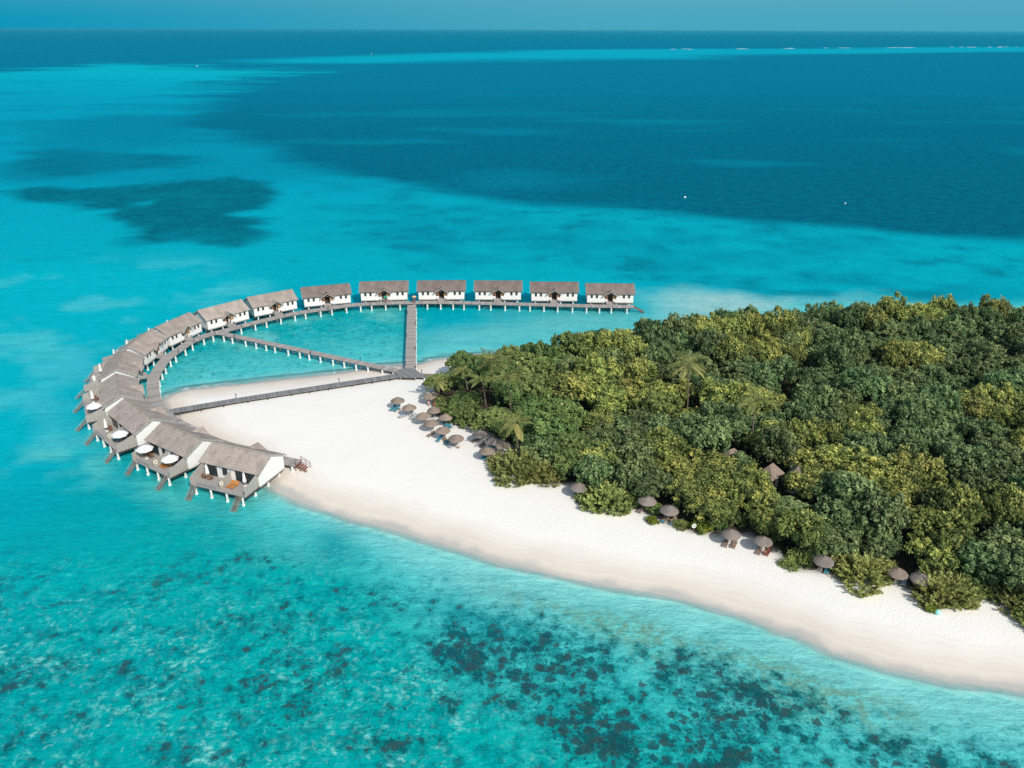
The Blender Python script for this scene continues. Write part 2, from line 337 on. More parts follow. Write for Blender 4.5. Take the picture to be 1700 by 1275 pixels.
def plank_mat(name, c1, c2):
    m, nt, b = new_mat(name, .85, .2)
    a = attr(nt, 'along'); cmb = nt.nodes.new('ShaderNodeCombineXYZ'); nt.links.new(a.outputs['Fac'], cmb.inputs[0])
    w = N(nt, 'ShaderNodeTexWhiteNoise', _noise_dimensions='1D')
    fl = math_(nt, 'FLOOR', math_(nt, 'MULTIPLY', a.outputs['Fac'], 1/.28)); nt.links.new(fl, w.inputs['W'])
    band = noise(nt, cmb.outputs[0], .55, 3, .6)
    geo = nt.nodes.new('ShaderNodeNewGeometry'); fine = noise(nt, geo.outputs['Position'], 2.2, 5, .7)
    c = mixc(nt, w.outputs[0], c1, c2)
    c = mixc(nt, ramp(nt, band, .35, .7, 0, .4), c, tuple(x*.65 for x in c1))
    c = mixc(nt, ramp(nt, fine, .45, .75, 0, .45), c, tuple(x*.7 for x in c1))
    gap = math_(nt, 'FRACT', math_(nt, 'MULTIPLY', a.outputs['Fac'], 1/2.5))
    c = mixc(nt, math_(nt, 'MULTIPLY', math_(nt, 'LESS_THAN', gap, .05), .55), c, (.08,.07,.065))
    nt.links.new(c, b.inputs['Base Color']); return m
M['planks'] = plank_mat('jetty_planks', (.33,.305,.29), (.47,.44,.42))
M['planks_dark'] = plank_mat('boardwalk_planks', (.20,.20,.205), (.30,.30,.305))

# ------------------------------------------------------------------ camera, sun, sky
CAMZ = 75.0
pit, rol = D['CAM']
c_, s_ = math.cos(rol), math.sin(rol)
Rv = Vector((1,0,0)); Uv = Vector((0, math.sin(pit), math.cos(pit))); Fv = Vector((0, math.cos(pit), -math.sin(pit)))
xr = Rv*c_ + Uv*s_; yr = -Rv*s_ + Uv*c_; zr = -Fv
cam = bpy.data.cameras.new('camera'); co = link('camera', cam)
co.matrix_world = Matrix(((xr.x,yr.x,zr.x,0),(xr.y,yr.y,zr.y,0),(xr.z,yr.z,zr.z,CAMZ),(0,0,0,1)))
cam.sensor_width = 36; cam.lens = 36*1309/1700; cam.clip_start = 1; cam.clip_end = 400000
bpy.context.scene.camera = co
TOSUN = Vector((1.4,-2.4,2.3)).normalized()
sun = bpy.data.lights.new('sun', 'SUN'); sun.energy = 2.75; sun.angle = R(.53); sun.color = (1,.95,.87)
so = link('sun', sun); so.rotation_euler = TOSUN.to_track_quat('Z', 'Y').to_euler(); so.location = (60,-80,120)
w = bpy.data.worlds.new('World'); bpy.context.scene.world = w; w.use_nodes = True
nt = w.node_tree; bg = nt.nodes['Background']
sky = nt.nodes.new('ShaderNodeTexSky'); sky.sky_type = 'NISHITA'; sky.sun_disc = False
sky.sun_elevation = math.asin(TOSUN.z); sky.sun_rotation = math.atan2(TOSUN.x, TOSUN.y)
sky.altitude = 0; sky.air_density = 1.0; sky.dust_density = 1.0; sky.ozone_density = 2.0
tc = nt.nodes.new('ShaderNodeTexCoord'); sp = nt.nodes.new('ShaderNodeSeparateXYZ'); nt.links.new(tc.outputs['Generated'], sp.inputs[0])
# sea haze low in the sky: teal, paler towards the right-hand (sunward) side
side = ramp(nt, sp.outputs[0], -.62, .18)
hz = mixc(nt, side, tuple(c/EXPO for c in srgb(0,150,186)), tuple(c/EXPO for c in srgb(74,166,192)))
up = ramp(nt, sp.outputs[2], .0, .30)
bg.inputs['Strength'].default_value = 1
skyc = N(nt, 'ShaderNodeVectorMath', _operation='SCALE'); nt.links.new(sky.outputs[0], skyc.inputs[0]); skyc.inputs['Scale'].default_value = SKY; skyt = N(nt, 'ShaderNodeVectorMath', _operation='MULTIPLY'); nt.links.new(skyc.outputs[0], skyt.inputs[0]); skyt.inputs[1].default_value = (1.0,.90,.72)
nt.links.new(mixc(nt, up, hz, skyt.outputs[0]), bg.inputs['Color'])
sc = bpy.context.scene
sc.view_settings.view_transform = 'Standard'; sc.view_settings.look = 'None'; sc.view_settings.exposure = math.log2(EXPO); sc.view_settings.gamma = 1
sc.render.engine = 'CYCLES'
cy = sc.cycles
cy.max_bounces = 6; cy.diffuse_bounces = 3; cy.glossy_bounces = 2; cy.transmission_bounces = 3; cy.transparent_max_bounces = 6
cy.caustics_reflective = False; cy.caustics_refractive = False
cy.use_denoising = False

# ------------------------------------------------------------------ the sea
SHORE = D['SHORE'] + [(260,260),(260,-40)]
SHORE = D['SHORE'] + [(300,215),(300,20),(150,20)]
LAY = D['LAY']
def build_sea():
    nr, na = 700, 760
    r0, r1 = 30.0, 160000.0
    rad = r0*(r1/r0)**(np.linspace(0,1,nr)**1.22)
    ang = np.radians(np.linspace(-64, 64, na))
    cx0, cy0 = 0.0, -25.0
    X = cx0 + rad[:,None]*np.sin(ang)[None,:]; Y = cy0 + rad[:,None]*np.cos(ang)[None,:]
    x = X.ravel(); y = Y.ravel(); n = x.size
    dist = np.hypot(x, y)
    # colours (linear) of the water over its bed
    def blend(col, c, k): return col*(1-k[:,None]) + np.array(c)[None,:]*k[:,None]
    def lay(name, soft, warp, wl, seed, aniso=1., grow=0.):
        p = np.array(LAY[name]); m = 4*soft + 3*warp + 30 + grow*900
        idx = np.nonzero((x > p[:,0].min()-m) & (x < p[:,0].max()+m) & (y > p[:,1].min()-m) & (y < p[:,1].max()+m))[0]
        out = np.zeros(n)
        if len(idx):
            xs, ys = x[idx], y[idx]
            gr = 1+grow*np.clip((dist[idx]-360)/360, 0, 8)
            d = sdist(xs, ys, LAY[name]) + gr*warp*(fbm(xs/(wl*aniso), ys/wl, seed, 5)*1.5 + .5*fbm(xs/(wl*aniso*.2), ys/(wl*.2), seed+9, 4))
            out[idx] = 1 - sstep(-1, 1, d/(soft*gr))
        return out
    col = np.tile(np.array(srgb(0,180,194)), (n,1))
    f1 = fbm(x/60, y/40, 11); f2 = fbm(x/18, y/14, 21, 5); f3 = fbm(x/6, y/5, 31, 4)
    t = sstep(100, 330, dist); col = blend(col, srgb(0,172,188), t)
    k = lay('west', 18, 10, 30, 5); col = blend(col, srgb(0,188,200), k*.8)
    k = k*sstep(-.1, .5, f2 + .3*f3); col = blend(col, srgb(95,208,214), k*.6)
    k = lay('midband', 12, 10, 25, 45); fm_ = fbm(x/11, y/7, 46, 5); k2 = k*sstep(-.35, .35, f2*.7 + f1*.5 + fm_*.5); col = blend(col, srgb(0,140,158), k2*.8); k2 = k*sstep(.12, .5, fm_*.8 + f2*.4); col = blend(col, srgb(0,112,128), k2*.75)
    k = sstep(280, 520, y)*(x < 0)*(1-sstep(900, 1600, y)); col = blend(col, srgb(0,147,175), k*.9)
    k = k*sstep(-.05, .5, fbm(x/70, y/45, 78, 5)*1.3); col = blend(col, srgb(0,124,152), k*.8)
    k = lay('midtone', 30, 26, 50, 51, 2, .6); col = blend(col, srgb(0,130,158), k*.9)
    k = lay('patch_c', 26, 26, 60, 52, 2); col = blend(col, srgb(0,106,134), k*.85)
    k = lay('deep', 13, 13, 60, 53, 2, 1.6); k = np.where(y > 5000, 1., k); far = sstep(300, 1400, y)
    dc = np.array(srgb(0,54,82))[None,:]*(1-far[:,None]) + np.array(srgb(0,84,119))[None,:]*far[:,None]  # distance haze and sky reflection painted in: deep colour lightens far out
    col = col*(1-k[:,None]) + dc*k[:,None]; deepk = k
    k2 = deepk*sstep(.1, .6, fbm(x/140, y/50, 77, 5)*1.2)*(1-sstep(700, 1500, y)); col = blend(col, srgb(0,104,132), k2*.7)
    k = lay('band', 160, 120, 500, 54, 3); col = blend(col, srgb(0,172,196), k*.8)
    k = lay('patch_b', 15, 18, 40, 55, 2); k = k*(.8+.2*sstep(-.3, .3, f2)); col = blend(col, srgb(0,74,96), k*.92)
    k = lay('patch_a', 7, 10, 26, 56, 2); k = k*(.88+.12*sstep(-.4, .2, f2+.4*f3)); col = blend(col, srgb(0,56,72), k*.97); reefk = k
    # scattered weed patches on the pale flats behind the villas
    k = sstep(.42, .62, fbm(x/26, y/17, 61, 5))*sstep(230, 300, y)*(1-sstep(420, 600, y))*(1-deepk); col = blend(col, srgb(0,118,140), k*.6)
    k = lay('pale_e', 9, 6, 22, 57); col = blend(col, srgb(112,206,204), k*.92); k = k*sstep(34, 60, x)*sstep(-.45, .25, f2); col = blend(col, srgb(188,218,210), k*.7)
    k = lay('lagoon', 6, 4, 15, 58); col = blend(col, srgb(0,174,178), k); lag = k
    k = lag*sstep(-.3, .4, f2*.9 + f3*.6); col = blend(col, srgb(112,212,206), k*.85)
    k = lay('dark_w', 14, 10, 30, 59); col = blend(col, srgb(0,158,170), k*.85)
    # near water
    k = (1-sstep(95, 170, dist)); col = blend(col, srgb(0,170,161), k*.92)
    k = (1-sstep(60, 120, y))*sstep(-.2, .6, f1 + .5*f2); col = blend(col, srgb(0,150,150), k*.6)
    k = lay('pale_n', 6, 6, 14, 68)*sstep(-.35, .3, f2 + .6*f3); col = blend(col, srgb(100,206,198), k*.75)
    sd = sdist(x, y, SHORE) + np.where(dist < 400, .7*fbm(x/9, y/9, 71, 3), 0)
    east = sstep(-30, 0, x)*(1-sstep(140, 160, y))
    wid = 1 + 1.35*east
    k = 1 - sstep(1.5, 15, sd/(wid + 1.1*lag) + 3*f2); col = blend(col, srgb(96,212,210), k*.85*np.where(y < 260, 1, 0))
    k = lay('weedy', 5, 5, 14, 62); k = k*sstep(-.35, .35, f2 + .4*f3); col = blend(col, srgb(0,146,152), k*.8)
    k = 1 - sstep(.0, 7, sd/wid + .8*f2); col = blend(col, srgb(150,222,215), k*.85)
    k = lay('dark_sw', 4, 5, 12, 63)*sstep(-.2, .4, f2); col = blend(col, srgb(0,115,120), k*.7)
    coral = np.maximum(lay('coral_hi', 6, 5, 15, 64), .38*lay('coral_lo', 8, 8, 20, 65))
    coral = np.maximum(coral, .24*(1-sstep(70, 125, y)))*sstep(5, 16, sd)
    rubble = np.maximum(np.maximum(lay('rubble', 8, 8, 20, 66), .55*lag), .35*(1-sstep(80, 140, dist)))*sstep(2, 9, sd)
    olive = lay('olive', 4, 4, 14, 67)*sstep(3, 8, sd)
    alpha = sstep(-.5, 2.4, sd + .5*f3)
    alpha = np.where(sd < -12, 1, alpha)
    foamk = np.exp(-((sd-.5)/.5)**2)
    lagshore = lay('lagoon', 3, 0, 10, 1)
    foamk = foamk*np.clip(.5 + .9*((y > 150) & (y < 215) & (x < -2)), 0, 1)
    me = bpy.data.meshes.new('sea')
    i = np.arange(n).reshape(nr, na)
    q = np.stack([i[:-1,:-1], i[:-1,1:], i[1:,1:], i[1:,:-1]], -1).reshape(-1, 4)[:, ::-1]
    # leave out water deep under the island
    keep = ~np.all((sd[q] < -14), axis=1); q = q[keep]
    me.vertices.add(n); me.vertices.foreach_set('co', np.stack([x, y, np.zeros(n)], 1).astype(np.float32).ravel())
    me.loops.add(q.size); me.loops.foreach_set('vertex_index', q.ravel().astype(np.int32))
    me.polygons.add(len(q)); me.polygons.foreach_set('loop_start', np.arange(0, q.size, 4, dtype=np.int32))
    me.update(calc_edges=True); me.validate()
    ca = me.attributes.new('bed', 'FLOAT_COLOR', 'POINT'); ca.data.foreach_set('color', np.concatenate([col, np.ones((n,1))], 1).astype(np.float32).ravel())
    ca = me.attributes.new('mask', 'FLOAT_COLOR', 'POINT'); ca.data.foreach_set('color', np.stack([coral, rubble, olive, alpha], 1).astype(np.float32).ravel())
    ca = me.attributes.new('foam', 'FLOAT', 'POINT'); ca.data.foreach_set('value', foamk.astype(np.float32))
    me.polygons.foreach_set('use_smooth', [True]*len(me.polygons))
    m, nt, b = new_mat('sea_water', .24, .14)
    b.inputs['IOR'].default_value = 1.33
    geo = nt.nodes.new('ShaderNodeNewGeometry'); pos = geo.outputs['Position']
    bed = attr(nt, 'bed').outputs['Color']; ma = attr(nt, 'mask'); fo = attr(nt, 'foam')
    sp = nt.nodes.new('ShaderNodeSeparateColor'); nt.links.new(ma.outputs['Color'], sp.inputs[0])
    coral, rub, oli = sp.outputs[0], sp.outputs[1], sp.outputs[2]; alp = ma.outputs['Alpha']
    # warped position so bed marks and painted light mottling have ragged outlines
    wn = N(nt, 'ShaderNodeTexNoise', Scale=.35, Detail=4); nt.links.new(pos, wn.inputs['Vector'])
    wv = N(nt, 'ShaderNodeVectorMath', _operation='MULTIPLY_ADD'); nt.links.new(wn.outputs['Color'], wv.inputs[0]); wv.inputs[1].default_value = (2.2,2.2,0); nt.links.new(pos, wv.inputs[2])
    wp = wv.outputs[0]
    col = bed
    soft = noise(nt, scaled(nt, pos, .8, 1, 0), .22, 5, .6)
    col = mixc(nt, ramp(nt, soft, .35, .7, 0, .22), col, (.0,.30,.34))
    mot = noise(nt, wp, .48, 7, .74); nearw = ramp(nt, rub, 0., .35, .25, 1.)  # near mottling: caustic light and dark painted into the water colour
    col = mixc(nt, math_(nt, 'MULTIPLY', ramp(nt, mot, .49, .66), math_(nt, 'MULTIPLY', nearw, .75)), col, srgb(0,128,132))
    col = mixc(nt, math_(nt, 'MULTIPLY', ramp(nt, mot, .47, .34), math_(nt, 'MULTIPLY', nearw, .38)), col, srgb(70,212,206))
    # rubble and pale sand flecks
    v1 = N(nt, 'ShaderNodeTexVoronoi', Scale=1.0); nt.links.new(wp, v1.inputs['Vector'])
    n1 = noise(nt, wp, 1.5, 5, .7); n2 = noise(nt, wp, .13, 4, .6)
    pale = math_(nt, 'MULTIPLY', ramp(nt, math_(nt, 'ADD', n1, math_(nt, 'MULTIPLY', n2, .55)), .74, .98), ramp(nt, v1.outputs['Distance'], .75, .25))
    col = mixc(nt, math_(nt, 'MULTIPLY', math_(nt, 'MULTIPLY', pale, rub), .85), col, srgb(150,226,214))
    dk = ramp(nt, noise(nt, wp, .75, 4, .65), .55, .72)
    col = mixc(nt, math_(nt, 'MULTIPLY', math_(nt, 'MULTIPLY', dk, rub), .6), col, srgb(0,112,116))
    # olive reef flat
    ol = ramp(nt, noise(nt, wp, .7, 7, .76), .40, .58)
    col = mixc(nt, math_(nt, 'MULTIPLY', math_(nt, 'MULTIPLY', ol, oli), .8), col, srgb(112,146,112))
    # coral heads: rounded clumps of two sizes, gathered in groups
    wn2 = N(nt, 'ShaderNodeTexNoise', Scale=1.1, Detail=3); nt.links.new(pos, wn2.inputs['Vector'])
    wv2_ = N(nt, 'ShaderNodeVectorMath', _operation='MULTIPLY_ADD'); nt.links.new(wn2.outputs['Color'], wv2_.inputs[0]); wv2_.inputs[1].default_value = (1.3,1.3,0); nt.links.new(pos, wv2_.inputs[2]); wc = wv2_.outputs[0]
    clus = noise(nt, pos, .085, 5, .62)
    dens = math_(nt, 'ADD', math_(nt, 'MULTIPLY', coral, .42), math_(nt, 'MULTIPLY', math_(nt, 'SUBTRACT', clus, .5), 2.3))
    gate = ramp(nt, coral, .03, .2); n3 = noise(nt, wc, 1.3, 3, .6)
    hc = mixc(nt, ramp(nt, noise(nt, wp, .45, 4), .42, .6), srgb(14,78,74), srgb(58,60,52))
    hc = mixc(nt, ramp(nt, n3, .54, .72), hc, srgb(14,92,94))
    big = noise(nt, wc, .34, 8, .76); v2 = N(nt, 'ShaderNodeTexVoronoi', Scale=.62, Randomness=1.); nt.links.new(wc, v2.inputs['Vector'])
    fine = noise(nt, wc, .9, 6, .72)
    F = math_(nt, 'ADD', math_(nt, 'ADD', math_(nt, 'MULTIPLY', big, .75), math_(nt, 'MULTIPLY', fine, .42)), math_(nt, 'MULTIPLY', dens, .20))
    F = math_(nt, 'SUBTRACT', F, math_(nt, 'MULTIPLY', v2.outputs['Distance'], .20))
    col = mixc(nt, math_(nt, 'MULTIPLY', math_(nt, 'MULTIPLY', ramp(nt, F, .48, .57), gate), .62), col, srgb(0,116,116))
    col = mixc(nt, math_(nt, 'MULTIPLY', math_(nt, 'MULTIPLY', ramp(nt, F, .59, .635), gate), .9), col, hc)
    v3 = N(nt, 'ShaderNodeTexVoronoi', Scale=.70, Randomness=1.); nt.links.new(wc, v3.inputs['Vector'])
    s3 = nt.nodes.new('ShaderNodeSeparateColor'); nt.links.new(v3.outputs['Color'], s3.inputs[0])
    rad = math_(nt, 'MINIMUM', math_(nt, 'ADD', math_(nt, 'MULTIPLY', dens, .8), math_(nt, 'MULTIPLY', math_(nt, 'SUBTRACT', s3.outputs[0], .62), .75)), .5)
    th = math_(nt, 'SUBTRACT', rad, math_(nt, 'ADD', v3.outputs['Distance'], math_(nt, 'MULTIPLY', math_(nt, 'SUBTRACT', n3, .5), .30)))
    col = mixc(nt, math_(nt, 'MULTIPLY', math_(nt, 'MULTIPLY', ramp(nt, th, -.06, .10), ramp(nt, coral, .36, .75)), .82), col, mixc(nt, s3.outputs[1], srgb(14,72,74), srgb(58,58,54)))
    sp1 = noise(nt, wc, 1.7, 6, .75); F2 = math_(nt, 'ADD', sp1, math_(nt, 'MULTIPLY', dens, .16))
    col = mixc(nt, math_(nt, 'MULTIPLY', math_(nt, 'MULTIPLY', ramp(nt, F2, .60, .655), gate), .85), col, srgb(22,66,68))
    # foam
    fm = math_(nt, 'MULTIPLY', fo.outputs['Fac'], ramp(nt, noise(nt, pos, .35, 6, .75), .42, .58))
    col = mixc(nt, fm, col, (.85,.88,.87))
    nt.links.new(col, b.inputs['Base Color'])
    wv3 = noise(nt, scaled(nt, pos, .22, .8, 1), .34, 4, .6, .4); wv1 = noise(nt, scaled(nt, pos, .8, 1.15, 1), .9, 6, .7, .3); wv2 = noise(nt, scaled(nt, pos, .5, 1.3, 1), .12, 4, .6)
    h = math_(nt, 'ADD', math_(nt, 'ADD', wv1, math_(nt, 'MULTIPLY', wv2, 2.2)), math_(nt, 'MULTIPLY', wv3, 1.7))
    nearsh = ramp(nt, alp, .6, 1., .15, 1.)
    set_bump(nt, b, math_(nt, 'MULTIPLY', h, nearsh), .6, .42)
    # water body seen through a faintly reflecting, teal-filtered surface
    bmp = b.inputs['Normal'].links[0].from_node; df = nt.nodes.new('ShaderNodeBsdfDiffuse'); gl = N(nt, 'ShaderNodeBsdfGlossy', Roughness=.22); fr = N(nt, 'ShaderNodeFresnel', IOR=1.33)
    gl.inputs['Color'].default_value = (.03,.82,1,1); nt.links.new(col, df.inputs['Color'])
    for q_ in (df, gl, fr): nt.links.new(bmp.outputs[0], q_.inputs['Normal'])
    surf = nt.nodes.new('ShaderNodeMixShader'); nt.links.new(math_(nt, 'MULTIPLY', fr.outputs[0], .26), surf.inputs[0]); nt.links.new(df.outputs[0], surf.inputs[1]); nt.links.new(gl.outputs[0], surf.inputs[2])
    tr = nt.nodes.new('ShaderNodeBsdfTransparent'); mx = nt.nodes.new('ShaderNodeMixShader')
    nt.links.new(math_(nt, 'MAXIMUM', alp, fm), mx.inputs[0]); nt.links.new(tr.outputs[0], mx.inputs[1]); nt.links.new(surf.outputs[0], mx.inputs[2]); nt.nodes.remove(b)
    nt.links.new(mx.outputs[0], nt.nodes['Material Output'].inputs['Surface'])
    me.materials.append(m)
    return tag(link('sea', me), 'turquoise to deep blue sea around the island', None, None, 'structure')
build_sea()
# sea air: one even, very thin haze round everything
hm = bpy.data.materials.new('haze'); hm.use_nodes = True; hn = hm.node_tree; hn.nodes.remove(hn.nodes['Principled BSDF'])
pv = N(hn, 'ShaderNodeVolumePrincipled', Density=HAZE, Anisotropy=.2); pv.inputs['Color'].default_value = (.09,.74,1,1); hn.links.new(pv.outputs[0], hn.nodes['Material Output'].inputs['Volume'])
tag(MB().box(-60000, 60000, -3000, 150000, -4.2, 79).build('haze', hm), 'thin sea haze over the whole bay', None, None, 'stuff')

# ------------------------------------------------------------------ the island's sand
FOREST = D['FOREST']
def gz(x, y):
    x = np.atleast_1d(np.array(x, float)); y = np.atleast_1d(np.array(y, float))
    return ground(x, y)[0]
def ground(x, y):
    s = -(sdist(x, y, SHORE) + .7*fbm(x/9, y/9, 71, 3))
    z = np.where(s > 0, 1.25*(1-np.exp(-s/8.5)), s*.16)
    z = z + np.where(s > 4, .07*fbm(x/7, y/7, 81, 4)*np.clip((s-4)/6, 0, 1), 0)
    return z, s
def build_sand():
    xs = np.arange(-108, 215, .9); ys = np.arange(40, 250, .9)
    X, Y = np.meshgrid(xs, ys); x = X.ravel(); y = Y.ravel(); n = x.size
    z, s = ground(x, y); z = np.maximum(z, -3.0)
    fo = 1-sstep(-1.2, 1.0, sdist(x, y, FOREST) + 1.2*fbm(x/5, y/5, 91, 4))
    me = bpy.data.meshes.new('sand_island'); i = np.arange(n).reshape(X.shape)
    q = np.stack([i[:-1,:-1], i[:-1,1:], i[1:,1:], i[1:,:-1]], -1).reshape(-1, 4)
    q = q[~np.all(s[q] < -13, axis=1)]
    used = np.unique(q); re = np.full(n, -1); re[used] = np.arange(len(used)); q = re[q]
    x, y, z, s, fo = x[used], y[used], z[used], s[used], fo[used]; n = len(used)
    me.vertices.add(n); me.vertices.foreach_set('co', np.stack([x,y,z],1).astype(np.float32).ravel())
    me.loops.add(q.size); me.loops.foreach_set('vertex_index', q.ravel().astype(np.int32))
    me.polygons.add(len(q)); me.polygons.foreach_set('loop_start', np.arange(0, q.size, 4, dtype=np.int32))
    me.update(calc_edges=True); me.validate(); me.polygons.foreach_set('use_smooth', [True]*len(me.polygons))
    a = me.attributes.new('shore', 'FLOAT', 'POINT'); a.data.foreach_set('value', s.astype(np.float32))
    a = me.attributes.new('litter', 'FLOAT', 'POINT'); a.data.foreach_set('value', fo.astype(np.float32))
    m, nt, b = new_mat('coral_sand', .95, .15)
    geo = nt.nodes.new('ShaderNodeNewGeometry'); pos = geo.outputs['Position']
    sh = attr(nt, 'shore').outputs['Fac']; li = attr(nt, 'litter').outputs['Fac']
    nb = noise(nt, pos, .12, 4, .6); nf = noise(nt, pos, 1.6, 5, .7)
    dist = math_(nt, 'ADD', sh, math_(nt, 'MULTIPLY', math_(nt, 'SUBTRACT', nb, .5), 5))
    wet = mixc(nt, ramp(nt, dist, .2, 2.2), (.47,.46,.43), (.74,.665,.58))
    damp = mixc(nt, ramp(nt, dist, 2.4, 6.0), wet, (.83,.77,.705))
    dry = mixc(nt, ramp(nt, dist, 5.5, 9), damp, (.88,.86,.82))
    dry = mixc(nt, ramp(nt, nf, .4, .75, 0, .10), dry, (.62,.58,.53))
    # thin tide lines of drift
    tl = N(nt, 'ShaderNodeTexWave', Scale=.28, Distortion=3., Detail=3); cmb = nt.nodes.new('ShaderNodeCombineXYZ'); nt.links.new(dist, cmb.inputs[0]); nt.links.new(cmb.outputs[0], tl.inputs['Vector'])
    dry = mixc(nt, math_(nt, 'MULTIPLY', ramp(nt, tl.outputs[1], .86, .99), math_(nt, 'MULTIPLY', ramp(nt, dist, 9, 6), .14)), dry, (.50,.45,.40))
    lf = mixc(nt, ramp(nt, nf, .35, .7), (.035,.030,.018), (.09,.075,.045))
    nt.links.new(mixc(nt, li, dry, lf), b.inputs['Base Color'])
    # footprints: pitted dry sand
    vo = N(nt, 'ShaderNodeTexVoronoi', Scale=1.9); nt.links.new(pos, vo.inputs['Vector'])
    pit_ = math_(nt, 'MULTIPLY', math_(nt, 'ADD', ramp(nt, vo.outputs['Distance'], .1, .45), math_(nt, 'MULTIPLY', nf, .8)), ramp(nt, dist, 5, 9))
    set_bump(nt, b, pit_, .25, .09)
    me.materials.append(m)
    return tag(link('sand_island', me), 'white coral sand beach and spit of the island', None, None, 'structure')
build_sand()

# ------------------------------------------------------------------ over-water villas
HL, HW, ZF, ZE, ZR = 6.75, 3.5, 2.0, 4.62, 6.5       # half length, half depth, floor, wall top, ridge
SL = (ZR-ZE+.12)/(HW+.5)                              # roof slope
# villa frame: x along the ridge, +y the sea side, -y the walkway side
def wall_mb():
    m = MB(); e = 1.7
    poly = [(-HL,-HW),(-e,-HW),(-e,-HW+1.5),(e,-HW+1.5),(e,-HW),(HL,-HW),(HL,HW),(-HL,HW)]
    m.prism(poly, ZF, ZE)
    for s in (-1, 1):
        x0, x1 = s*HL, s*(HL-.18)
        m.add([(x0,-HW,ZE),(x0,HW,ZE),(x0,0,ZE+HW*SL),(x1,-HW,ZE),(x1,HW,ZE),(x1,0,ZE+HW*SL)], [(0,1,2),(5,4,3),(0,2,5,3),(2,1,4,5)])
    return m
def slab(m, a, b, c, d, t=.16):
    """roof slab from its four upper corners"""
    n = (Vector(b)-Vector(a)).cross(Vector(d)-Vector(a)).normalized()
    if n.z < 0: n = -n
    lo = [tuple(Vector(p)-n*t) for p in (a,b,c,d)]
    return m.hexa(lo, [a,b,c,d])
def roof_mb():
    m = MB(); X = HL+.42; y = HW+.5; ze = ZR - y*SL + .1; zr = ZR + .1
    slab(m, (-X,-y,ze), (X,-y,ze), (X,0,zr), (-X,0,zr)); slab(m, (X,y,ze), (-X,y,ze), (-X,0,zr+.002), (X,0,zr+.002))
    m.tube([(-X-.01,0,zr+.02),(X+.01,0,zr+.02)], .13, 6)
    return m
def porch_roof_mb():
    m = MB(); y0 = -(HW+.95); w = 2.25; zp = ZE+.95; zb = zp - w*.62; yb = -1.05
    # ridge runs back into the main slope; eaves meet the slope lower down
    ye = -(HW+.25)
    for s in (-1, 1):
        slab(m, (0,y0,zp), (s*w,y0,zb), (s*w,ye,zb), (0,yb,zp), .12)
    return m
def barge_mb():
    m = MB(); y0 = -(HW+.97); w = 2.27; zp = ZE+.97; zb = zp - w*.62
    for s in (-1, 1):
        m.hexa([(0,y0-.06,zp-.26),(s*w,y0-.06,zb-.26),(s*w,y0,zb-.26),(0,y0,zp-.26)], [(0,y0-.06,zp+.02),(s*w,y0-.06,zb+.02),(s*w,y0,zb+.02),(0,y0,zp+.02)])
    return m
def gable_trim_mb(s):
    m = MB(); X = HL+.44; y = HW+.52; ze = ZR - y*SL + .1; zr = ZR + .12
    if 1:
        for q in (-1, 1):
            x0, x1 = sorted((s*X, s*(X+.06)))
            m.hexa([(x0,q*y,ze-.24),(x1,q*y,ze-.24),(x1,0,zr-.24),(x0,0,zr-.24)], [(x0,q*y,ze+.03),(x1,q*y,ze+.03),(x1,0,zr+.03),(x0,0,zr+.03)])
    return m
proto_mesh = {}
def P_(key, fn, mat, smooth=False):
    if key not in proto_mesh: proto_mesh[key] = fn().mesh(key.split('#')[0], M[mat], smooth)
    return proto_mesh[key]
def screen_fn(x):
    def f():
        m = MB(); y0, y1 = HW+.02, HW+3.8
        for k in range(12):
            ya = y0+(y1-y0)*k/12; yb = y0+(y1-y0)*(k+1)/12-.03
            ha = ZF + 2.5 - 1.25*(ya-y0)/(y1-y0); hb = ZF + 2.5 - 1.25*(yb-y0)/(y1-y0); o = .012*(k % 2)
            m.hexa([(x-.05+o,ya,ZF-.25),(x+.05+o,ya,ZF-.25),(x+.05+o,yb,ZF-.25),(x-.05+o,yb,ZF-.25)], [(x-.05+o,ya,ha),(x+.05+o,ya,ha),(x+.05+o,yb,hb),(x-.05+o,yb,hb)])
        m.hexa([(x-.09,y0,ZF+2.5),(x+.09,y0,ZF+2.5),(x+.09,y1,ZF+1.25),(x-.09,y1,ZF+1.25)], [(x-.09,y0,ZF+2.57),(x+.09,y0,ZF+2.57),(x+.09,y1,ZF+1.32),(x-.09,y1,ZF+1.32)])
        return m
    return f
def divider_fn():
    m = MB(); y0, y1 = HW+.02, HW+3.2
    for k in range(10):
        ya = y0+(y1-y0)*k/10; yb = y0+(y1-y0)*(k+1)/10-.03; ha = ZF+1.9-.7*k/10; hb = ZF+1.9-.7*(k+1)/10; o = .012*(k % 2)
        m.hexa([(-.05+o,ya,ZF),(.05+o,ya,ZF),(.05+o,yb,ZF),(-.05+o,yb,ZF)], [(-.05+o,ya,ha),(.05+o,ya,ha),(.05+o,yb,hb),(-.05+o,yb,hb)])
    return m
def stair_fn(x):
    def f():
        m = MB(); y0, y1 = HW+3.8, HW+6.5; z0, z1 = ZF-.05, -.5
        for s in (-.5, .5):
            m.hexa([(x+s-.05,y0,z0-.2),(x+s+.05,y0,z0-.2),(x+s+.05,y1,z1-.2),(x+s-.05,y1,z1-.2)], [(x+s-.05,y0,z0),(x+s+.05,y0,z0),(x+s+.05,y1,z1),(x+s-.05,y1,z1)])
        for k in range(9):
            t = (k+.5)/9; m.box(x-.45, x+.45, y0+(y1-y0)*t-.13, y0+(y1-y0)*t+.13, z0+(z1-z0)*t-.07, z0+(z1-z0)*t-.02)
        return m
    return f
